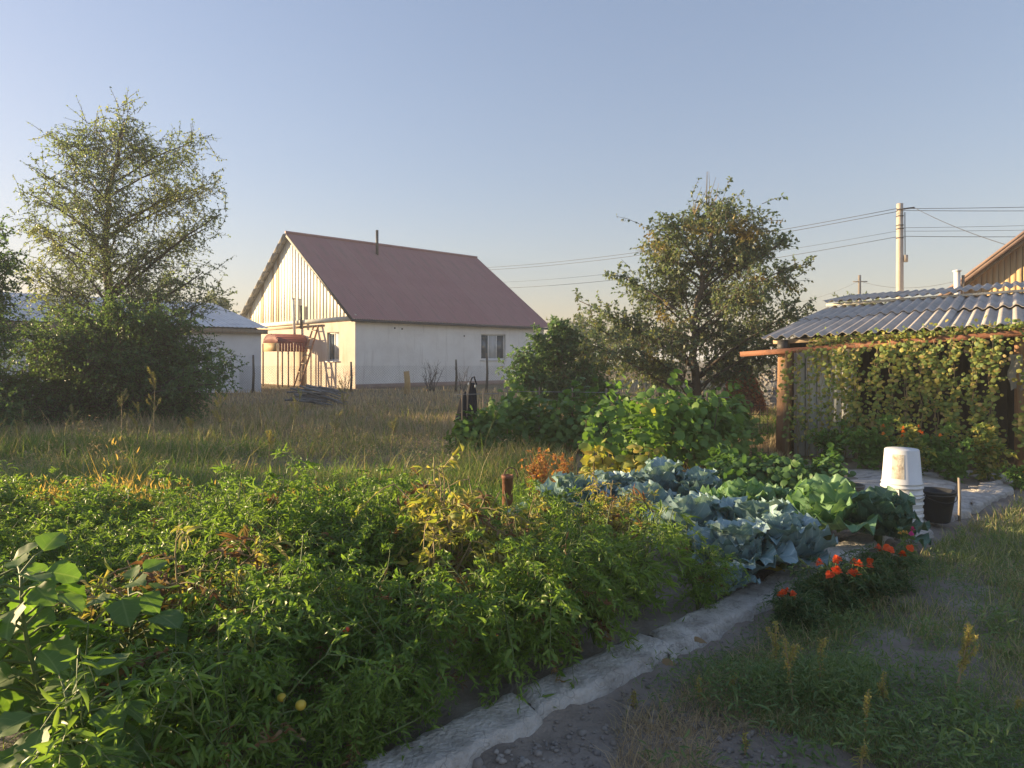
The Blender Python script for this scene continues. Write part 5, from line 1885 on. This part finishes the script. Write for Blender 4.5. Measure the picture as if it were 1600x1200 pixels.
def drape(x0, x1, z0, z1, y0, flare, seed):
    g = np.random.default_rng(seed)
    n_, m_ = 16, 22
    pts = np.zeros((n_, m_, 3))
    for i in range(n_):
        t = i / (n_ - 1)
        cx, hw = (x0 + x1) / 2 - flare * t, (x1 - x0) / 2 * (0.55 + 0.45 * min(1, t * 3.5)) * (1 + 0.15 * t)
        for j in range(m_):
            a = 2 * PI * j / (m_ - 1)
            k = 1 + 0.16 * math.sin(5 * a + seed + t * 2) * t + 0.05 * math.sin(11 * a)
            pts[i, j] = (cx + hw * math.cos(a) * k, y0 + 0.055 * math.sin(a) * k * (0.7 + t * 0.5), z0 + (z1 - z0) * t + 0.02 * math.sin(3 * a + seed) * t)
    return MB().grid(pts)


drape(-0.13, 0.05, P(0, 612, 10.9)[2], z_b, 0.02, 0.06, 3).build('sleeve', M_black, gar, True)
drape(-0.03, 0.12, zc, z_b + 0.05, -0.03, 0.01, 5).build('body', M_black, gar, True)
MB().tube([(0.02, -0.05, zc), (0.05, -0.06, zc + 0.08), (0.08, -0.04, zc + 0.1), (0.12, -0.04, zc - 0.03)], 0.012, 5).build('strap', M_black, gar)
for dx, dz in ((-0.005, -0.015), (0.10, -0.05)):
    MB().box((dx, -0.09, zc + dz), (0.02, 0.012, 0.04)).build('clip', M_white, gar)

# rusty pipe with a wire loop among the tomato plants
Y = 6.2
rp = thing('rusty_pipe', 'short rusty pipe with a wire loop sticking out of the bed', 'pipe', (GX(793, Y), Y, 0))
zt = P(0, 742, Y)[2]
prof = [(0.045, -0.05), (0.045, zt), (0.052, zt + 0.002), (0.052, zt - 0.03)]
MB().lathe([(0.048, -0.05), (0.048, zt - 0.03), (0.054, zt - 0.03), (0.054, zt), (0.042, zt), (0.042, zt - 0.25)], 18).build('tube', M_rust, rp, True)
th = np.linspace(-0.2, PI + 0.2, 14)
MB().tube(np.column_stack([0.03 + 0.06 * np.cos(th), np.zeros(14), zt - 0.01 + 0.075 * np.sin(th)]), 0.006, 5).build('loop', M_rw, rp)

# reddish weed beside it
RED = plant_proto(650, 0.45, 0.16, 12, M_redplant, 0.2, 0.035, (LF_NARROW, LF_FOLD), 60, 0.2, M_redplant)
place_plant(RED, 'reddish_weed', 'reddish orange bushy weed left of the far blue cabbages', 'weed', (GX(843, 7.2), 7.2, 0), 0.3, 1.05)
place_plant(RED, 'reddish_weed', 'smaller reddish weed tucked behind the far left cabbage', 'weed', (GX(878, 7.6), 7.6, 0), 2.1, 0.85)

# ------------------------------------------------------------------ flowers
g = np.random.default_rng(930)


def flower_mesh(mat, r, layers=3, seed=0):
    g = np.random.default_rng(seed)
    mb = MB()
    for L in range(layers + 2):
        n = 13 - 2 * L
        rr = r * (1 - 0.17 * L)
        for k in range(n):
            a = 2 * PI * k / n + L * 0.4 + g.normal(0, 0.1)
            el = -0.05 + 0.33 * L + g.normal(0, 0.14)
            d = np.array([math.cos(a) * math.cos(el), math.sin(a) * math.cos(el), math.sin(el)])
            s = np.array([-math.sin(a), math.cos(a), 0])
            z = np.array([0, 0, 0.005 * L])
            mb.add([z, z + d * rr * 0.6 + s * rr * 0.28, z + d * rr + s * rr * 0.2 - [0, 0, rr * 0.12], z + d * rr - s * rr * 0.2 - [0, 0, rr * 0.12], z + d * rr * 0.6 - s * rr * 0.28],
                   [[0, 1, 2, 3, 4]])
    return mb.data('flower', mat)


F_or = [flower_mesh(M_orange, 0.024, 3, k) for k in range(3)]
F_oy = [flower_mesh(M_orange2, 0.027, 3, 10 + k) for k in range(2)]
F_pk = [flower_mesh(M_pink, 0.022, 2, 20)]
F_ye = [flower_mesh(M_yellow, 0.025, 2, 30)]


def flower_plant(name, label, loc, proto, sc, flowers, pool, stalk=True, rz=0.0):
    t = place_plant(proto, name, label, 'flower plant', loc, 0, sc)
    for (fx, fy, fz) in flowers:
        f = link('flower', pool[g.integers(0, len(pool))], t)
        f.location = (fx, fy, fz)
        f.rotation_euler = (g.normal(0.25, 0.3), g.normal(0, 0.3), g.uniform(0, 6))
        if stalk:
            MB().tube([(fx * 0.7, fy * 0.7, fz * 0.55), (fx, fy, fz)], 0.0025, 4).build('flower_stalk', M_stem, t)
    return t


MARI = [plant_proto(660 + k, 0.25, 0.20, 20, M_mari, 0.0, 0.034, (LF_NARROW,), 130, 0.3) for k in range(2)]


def ring_fl(n, r, z, front=True):
    out = []
    for _ in range(n):
        a = g.uniform(PI, 2 * PI) if front else g.uniform(0, 2 * PI)
        q = r * g.uniform(0.2, 1)
        out.append((q * math.cos(a), q * math.sin(a), z * g.uniform(0.85, 1.12)))
    return out


for k, (px, py, sc, nf, lab) in enumerate((
        (1243, 975, 0.85, 5, 'marigold nearest the camera with a tight cluster of orange blooms on its left'),
        (1300, 948, 1.18, 8, 'largest marigold bush with scattered orange blooms beside the edging'),
        (1350, 930, 1.0, 3, 'marigold bush with few blooms right of the largest one'),
        (1385, 915, 1.05, 6, 'marigold bush at the right end of the flower row by the magenta flower'))):
    Y = EYE * FPX / (py - HOR)
    x = GX(px, Y)
    fl = ring_fl(nf, 0.16, 0.265)
    if k == 0:
        fl = [(-0.09 + g.normal(0, 0.035), -0.02 + g.normal(0, 0.03), 0.25 + g.normal(0, 0.015)) for _ in range(nf)]
    flower_plant('marigold', lab, (x, Y, float(ground_z(x, Y))), MARI[k % 2], sc, fl, F_or)
Y = 4.95
TALL = plant_proto(670, 0.34, 0.07, 6, M_green, 0, 0.05, (LF_NARROW,), 30, 0.1)
x = GX(1417, Y)
t = flower_plant('garden_flower', 'slender plant with magenta and yellow blooms before the white bucket stack', (x, Y, float(ground_z(x, Y))), TALL, 0.85,
                 [(0.05, 0, 0.37), (0.02, -0.03, 0.34)], F_pk)
for q in range(4):
    f = link('yellow_flower', F_ye[0], t)
    f.location = (g.normal(-0.02, 0.03), g.normal(0, 0.02), 0.33 + g.normal(0, 0.02))
    f.scale = (0.7,) * 3
# zinnia-like plants at the shed front
SHP = [plant_proto(680 + k, 0.62, 0.26, 9, M_vine if k else M_cuc, 0.0, 0.075, (LF_FOLD,), 60, 0.2) for k in range(2)]
for (px, Y, sc, nf, z, lab, pool) in ((1360, 9.2, 1.0, 2, 0.55, 'leafy green bush at the foot of the shed vines behind the bean bed', F_oy),
                                      (1425, 8.6, 0.95, 6, 0.62, 'flowering bush with orange blooms behind the top of the white bucket stack', F_oy),
                                      (1492, 8.3, 0.72, 0, 0.5, 'slim light green plant right of the orange-flowered bush', F_oy),
                                      (1545, 8.4, 0.98, 1, 0.4, 'tall light green plant at the right end of the shed vines', F_oy),
                                      (1594, 7.8, 0.5, 1, 0.5, 'low plant with one orange bloom at the right edge before the shed', F_oy),
                                      (1462, 8.9, 0.9, 1, 0.62, 'dark bush filling the foot of the vine row between the flowering plants', F_oy),
                                      (1300, 9.9, 0.85, 0, 0.4, 'loose leafy plant growing before the pale blue shed boards', F_oy)):
    x = GX(px, Y)
    flower_plant('flowering_bush', lab, (x, Y, 0), SHP[int(px) % 2], sc, ring_fl(nf, 0.24, z), pool)

# foxtail tufts glowing in the grass
for k, (px, Y, wd, hh, lab) in enumerate(((170, 6.0, 0.55, 0.34, 'golden foxtail grass tuft glowing at the far left edge of the bed'),
                                          (458, 5.9, 0.33, 0.3, 'golden foxtail grass tuft behind the middle of the tomato bed'),
                                          (60, 5.9, 0.35, 0.28, 'pale foxtail tuft beside the left frame edge'),
                                          (180, 6.3, 0.1, 0.6, 'tall thin reddish grass stalk bunch above the left foxtail tuft'))):
    x = GX(px, Y)
    t = thing('foxtail_tuft', lab, 'grass tuft', (x, Y, 0))
    n = 1300 if wd > 0.2 else 60
    xy = np.column_stack([g.normal(0, wd * 0.6, n), g.normal(0, wd * 0.35, n)])
    mb = MB()
    hs = hh * g.uniform(0.7, 1.25, n)
    blades(mb, xy, np.zeros(n), hs, np.full(n, 0.005), 0.5, g)
    tag(mb.build('blades', M_fox, t), kind='stuff')
    lm = MB()
    m = n // 3
    scatter(lm, LF_NARROW, np.column_stack([xy[:m] * 1.1, hs[:m] * 1.0]), rsphere(m, g) * 0.5 + [0, 0, 0.9], rsphere(m, g), g.uniform(0.04, 0.075, m))
    tag(lm.build('seed_heads', M_fox, t), kind='stuff')


# tall dry weeds in the meadow and seed spikes in the foreground
def spike_weed(name, label, cat, base, h, seed, mat, stem_mat, n_br, head, group=None, leaves=12, leaf_mat=M_weed, lz=0.05):
    g = np.random.default_rng(seed)
    t = thing(name, label, cat, base, 0, group)
    st, hd, lv = MB(), MB(), MB()
    lean = g.normal(0, 0.08, 2)
    q = np.linspace(0, 1, 6)
    main = np.column_stack([lean[0] * h * q ** 1.5, lean[1] * h * q ** 1.5, h * q])
    st.tube(main, np.linspace(0.006, 0.002, 6) * (1 + h), 4)
    tips = [(main[-1], np.array([lean[0], lean[1], 1.0]), head)]
    for k in range(n_br):
        s = g.uniform(0.45, 0.92)
        b = np.array([np.interp(s, q, main[:, i]) for i in range(3)])
        a = g.uniform(0, 2 * PI)
        d = np.array([math.cos(a) * 0.5, math.sin(a) * 0.5, 0.8])
        L = h * 0.3 * g.uniform(0.5, 1)
        st.tube([b, b + d * L * 0.6, b + d * L + [0, 0, 0.02]], [0.003 * (1 + h), 0.002 * (1 + h), 0.001 * (1 + h)], 3)
        tips.append((b + d * L, d, head * 0.6))
    for (p, d, L) in tips:
        m = int(110 * L / 0.12) + 20
        u = g.uniform(-1, 0.15, m)
        pos = p + np.outer(u * L, d / np.linalg.norm(d)) + g.normal(0, 0.0045 * (1 + h), (m, 3))
        scatter(hd, LF_FOLD, pos, rsphere(m, g) + [0, 0, 0.6], rsphere(m, g), 0.0095 * (1 + h * 0.6) * g.uniform(0.6, 1.3, m))
    if leaves:
        u = g.uniform(0.05, 0.8, leaves)
        pos = np.column_stack([np.interp(u, q, main[:, i]) for i in range(3)])
        scatter(lv, LF_NARROW, pos, rsphere(leaves, g) * [1, 1, 0.3], rsphere(leaves, g) * 0.3 + [0, 0, 1], lz * g.uniform(0.6, 1.3, leaves) * 1.6)
        lv.build('leaves', leaf_mat, t)
    st.build('stem', stem_mat, t)
    tag(hd.build('seed_spike', mat, t), kind='stuff')
    return t


for k, (px, py, top, lab) in enumerate(((1212, 1052, 955, 'yellow seed spike beside the nearest marigold, leaning left'), (1235, 1075, 1003, 'short thick seed spike left of the tall twin spikes'),
                                        (1240, 1110, 1000, 'slim reddish seed spike rising from the weed clump'), (1281, 1090, 1005, 'bright yellow seed spike with a curled leaf at its foot'),
                                        (1148, 1085, 1042, 'small seed spike at the right of the dense weed clump'), (1095, 1100, 1048, 'pale green seed spike in the middle of the dense weed clump'),
                                        (1380, 1110, 1045, 'lone seed spike in the short grass right of the yellow one'), (1352, 1165, 1085, 'dry brown seed spike in the lower right grass'),
                                        (1492, 1100, 975, 'tallest branching dry seed spike at the right'), (1345, 1200, 1155, 'seed spike at the bottom edge of the view'),
                                        (1595, 1130, 1088, 'orange-tinged seed spike at the right frame edge'), (1165, 1170, 1140, 'tiny seed spike on the bare earth edge'),
                                        (990, 1085, 1062, 'stubby seedling spike by the concrete edging'))):
    Y = EYE * FPX / (py - HOR)
    x = GX(px, Y)
    h = (py - top) * Y / FPX
    spike_weed('amaranth_weed', lab, 'weed', (x, Y, float(ground_z(x, Y))), h, 950 + k, M_amar, M_drystem, 4 if 'branching' in lab else 1, h * 0.55,
               'seed spikes in the right foreground', 26, M_weed if k % 3 else M_amar, 0.022)
for k, (px, Y, h, lab) in enumerate(((240, 11.5, 1.15, 'tall pale umbel stalk rising before the dark bush'), (112, 11, 0.7, 'dry pinkish weed before the left part of the dark bush'),
                                     (215, 10.8, 0.8, 'brown dry weed left of the tall pale umbel stalk'), (190, 12, 0.9, 'thin dry weed standing at the shadow edge of the bush'),
                                     (345, 11.5, 0.9, 'bright green leafy weed right of the tall umbel stalk'), (455, 12.5, 0.9, 'green branching weed before the branch heap'),
                                     (540, 15, 1.0, 'thin weed right of the branch heap'), (610, 10.2, 0.6, 'yellow-tipped weed in the meadow left of the grape mound'),
                                     (420, 9.2, 0.5, 'pale weed in the green strip behind the golden tuft'), (30, 10.5, 0.7, 'dry weed at the left edge of the meadow'),
                                     (300, 9.8, 0.62, 'straw-coloured weed in front of the bush shade'), (520, 10.5, 0.65, 'straggly green weed in the middle of the meadow'))):
    x = GX(px, Y)
    spike_weed('meadow_weed', lab, 'weed', (x, Y, 0), h, 970 + k, M_weedmix if k % 2 else M_amar, M_weedmix if k in (4, 5) else M_drystem, 7, 0.16, 'tall weeds in the meadow', 22, M_weedmix, 0.05)

# ------------------------------------------------------------------ buckets and small things by the pads
M_bucket = surf('white_bucket_plastic', [(0.66, 0.67, 0.68), (0.74, 0.75, 0.76)], 3, 0.4, 0.03, 30, None, 0, 0.4)
M_label = surf('peeling_label', [(0.55, 0.50, 0.42), (0.62, 0.58, 0.50), (0.30, 0.22, 0.15)], 14, 0.8, 0.2, 60)
M_blackb = surf('black_bucket_plastic', [(0.028, 0.03, 0.034), (0.045, 0.048, 0.052)], 3, 0.45, 0.05, 30)
Y = 6.25
bx = GX(1409, Y)
bz = 0.0


def bucket_profile(rt, rb, h, th=0.004):
    """upright bucket: outer wall up to the rim, then down inside"""
    return [(0.0, 0.0), (rb - 0.008, 0.0), (rb, 0.008), (rt - (rt - rb) * 0.12, h * 0.86), (rt - (rt - rb) * 0.12 + 0.007, h * 0.865), (rt - (rt - rb) * 0.12 + 0.007, h * 0.885),
            (rt - (rt - rb) * 0.09, h * 0.89), (rt, h - 0.018), (rt + 0.008, h - 0.016), (rt + 0.009, h), (rt - th, h), (rb - th, 0.01), (0, 0.01)]


BH = 0.345
prof = bucket_profile(0.165, 0.140, BH)
pf = [(r, BH - z) for r, z in prof]                 # upside down
bme = MB().lathe(pf, 40).data('bucket_shell', M_bucket, True)
zs_ = [0.0, 0.055, 0.108, 0.163, 0.215, 0.305]
blab = ['bottom white bucket of the upside-down stack standing on the slab', 'second white bucket from the bottom of the stack', 'third white bucket from the bottom of the stack',
        'fourth white bucket from the bottom of the stack', 'white bucket just below the topmost one, with a wire handle', 'topmost upside-down white bucket with a stained peeling label']
for k, z in enumerate(zs_):
    t = thing('white_bucket', blab[k], 'bucket', (bx + g.normal(0, 0.003), Y + g.normal(0, 0.003), 0.035 + z), g.uniform(0, 6) if k < 5 else 0, 'stack of white buckets')
    o = link('shell', bme, t)
    if k >= 3:
        a = np.linspace(-0.15, PI + 0.15, 16) if k != 4 else np.linspace(0, PI, 16)
        hp = np.column_stack([0.178 * np.cos(a), -0.178 * np.sin(a) * 0.99, 0.045 - 0.05 * np.sin(a) * (1 if k == 5 else 0.7)])
        if k == 4:
            t.rotation_euler = (0, 0, 0)
            MB().tube(hp, 0.003, 5).build('handle', M_wire, t)
            for s in (-1, 1):
                MB().box((0.174 * s, 0, 0.045), (0.02, 0.02, 0.02)).build('handle_lug', M_bucket, t)
    if k == 5:
        a0, a1 = -2.62, -1.95
        n_ = 10
        pts = np.zeros((8, n_, 3))
        for i in range(8):
            zz = 0.09 + i / 7 * 0.215
            rr = 0.165 - (0.025) * (zz / BH) + 0.0015
            rr = np.interp(zz, [p_[1] for p_ in sorted([(r, q) for r, q in pf[2:4]], key=lambda e: e[1])], [p_[0] for p_ in sorted([(r, q) for r, q in pf[2:4]], key=lambda e: e[1])]) + 0.0018
            for j in range(n_):
                a = a0 + (a1 - a0) * j / (n_ - 1)
                pts[i, j] = (rr * math.cos(a), rr * math.sin(a), zz)
        MB().grid(pts[:, ::-1]).build('label_patch', M_label, t, True)

Y = 6.28
t = thing('black_bucket', 'black plastic bucket standing open beside the white bucket stack', 'bucket', (GX(1464, Y), Y, 0.02))
MB().lathe(bucket_profile(0.148, 0.105, 0.285), 40).build('shell', M_blackb, t, True)
a = np.linspace(0.1, PI - 0.1, 16)
MB().tube(np.column_stack([0.156 * np.cos(a), -0.158 * np.sin(a), 0.265 - 0.07 * np.sin(a)]), 0.004, 5).build('handle', M_blackb, t)
Y = 7.05
t = thing('grey_bucket', 'dark grey tub half hidden behind the pale-hearted cabbage', 'bucket', (GX(1326, Y), Y, 0.0))
MB().lathe(bucket_profile(0.142, 0.12, 0.215), 36).build('shell', surf('dark_grey_plastic', [(0.09, 0.095, 0.10), (0.12, 0.125, 0.13)], 3, 0.5, 0.05), t, True)
Y = 6.45
M_stake = surf('grey_stake_wood', [(0.28, 0.24, 0.19), (0.38, 0.33, 0.27)], 4, 0.85, 0.4, 30, (6, 6, 0.5))
x = GX(1499, Y)
tag(MB().tube([(x, Y, -0.05), (x + 0.004, Y, 0.2), (x - 0.004, Y, 0.385)], [0.014, 0.013, 0.011], 7).build('stake', M_stake), 'thin wooden stake standing in the ground right of the black bucket', 'stake')
# fallen leaf and dry cabbage leaf by the edging
for k, (px, py, lab) in enumerate(((1035, 1055, 'crumpled brown leaf lying on the weeds by the edging'), (1085, 1020, 'dry orange-brown leaf at the edge of the weed clump'),
                                   (1195, 905, 'yellow and green fallen cabbage leaf on the concrete edging'))):
    Y = EYE * FPX / (py - HOR) - 0.1
    me = eggplant_leaf(np.random.default_rng(990 + k)).data('fallen_leaf', M_drytom if k < 2 else M_cucy, True)
    o = link('fallen_leaf', me)
    tag(o, lab, 'leaf')
    x = GX(px, Y)
    orient(o, (0.9, 0.2, 0.05), (0, -0.2, 1), (x, Y, 0.10), 0.075 if k < 2 else 0.16)
# twig on the edging
mb = MB()
pts = np.array([P(690, 1128, 2.7) + [0, 0, 0.0], P(650, 1165, 2.62), P(610, 1190, 2.55), P(560, 1200, 2.5)])
pts[:, 2] = [0.16, 0.13, 0.12, 0.10]
mb.tube(pts, [0.002, 0.003, 0.004, 0.004], 5)
lm = rng.normal(size=1)
root = thing('fallen_twig', 'thin leafy twig lying across the near end of the concrete edging', 'twig', (0, 0, 0))
mb.build('stem', M_stem, root)
lm = MB()
u = rng.uniform(0, 1, 26)
pos = np.column_stack([np.interp(u, np.linspace(0, 1, 4), pts[:, i]) for i in range(3)])
scatter(lm, LF_NARROW, pos, rsphere(26) * [1, 1, 0.4], np.tile([0, -0.2, 1.0], (26, 1)), rng.uniform(0.025, 0.045, 26))
lm.build('leaves', M_weed, root)

# ------------------------------------------------------------------ thin scattering volume added to imitate the veiling glare of the lens
mh, nth, outh = nodes_of('lens_veil_volume')
vol = N(nth, 'ShaderNodeVolumePrincipled')
vol.inputs['Color'].default_value = (0.85, 0.92, 1.0, 1)
vol.inputs['Density'].default_value = 0.0019
nth.links.new(vol.outputs[0], outh.inputs['Volume'])
tag(MB().box((0, 850, 4.6), (3040, 2320, 11.8)).build('veil_haze', mh), kind='stuff')
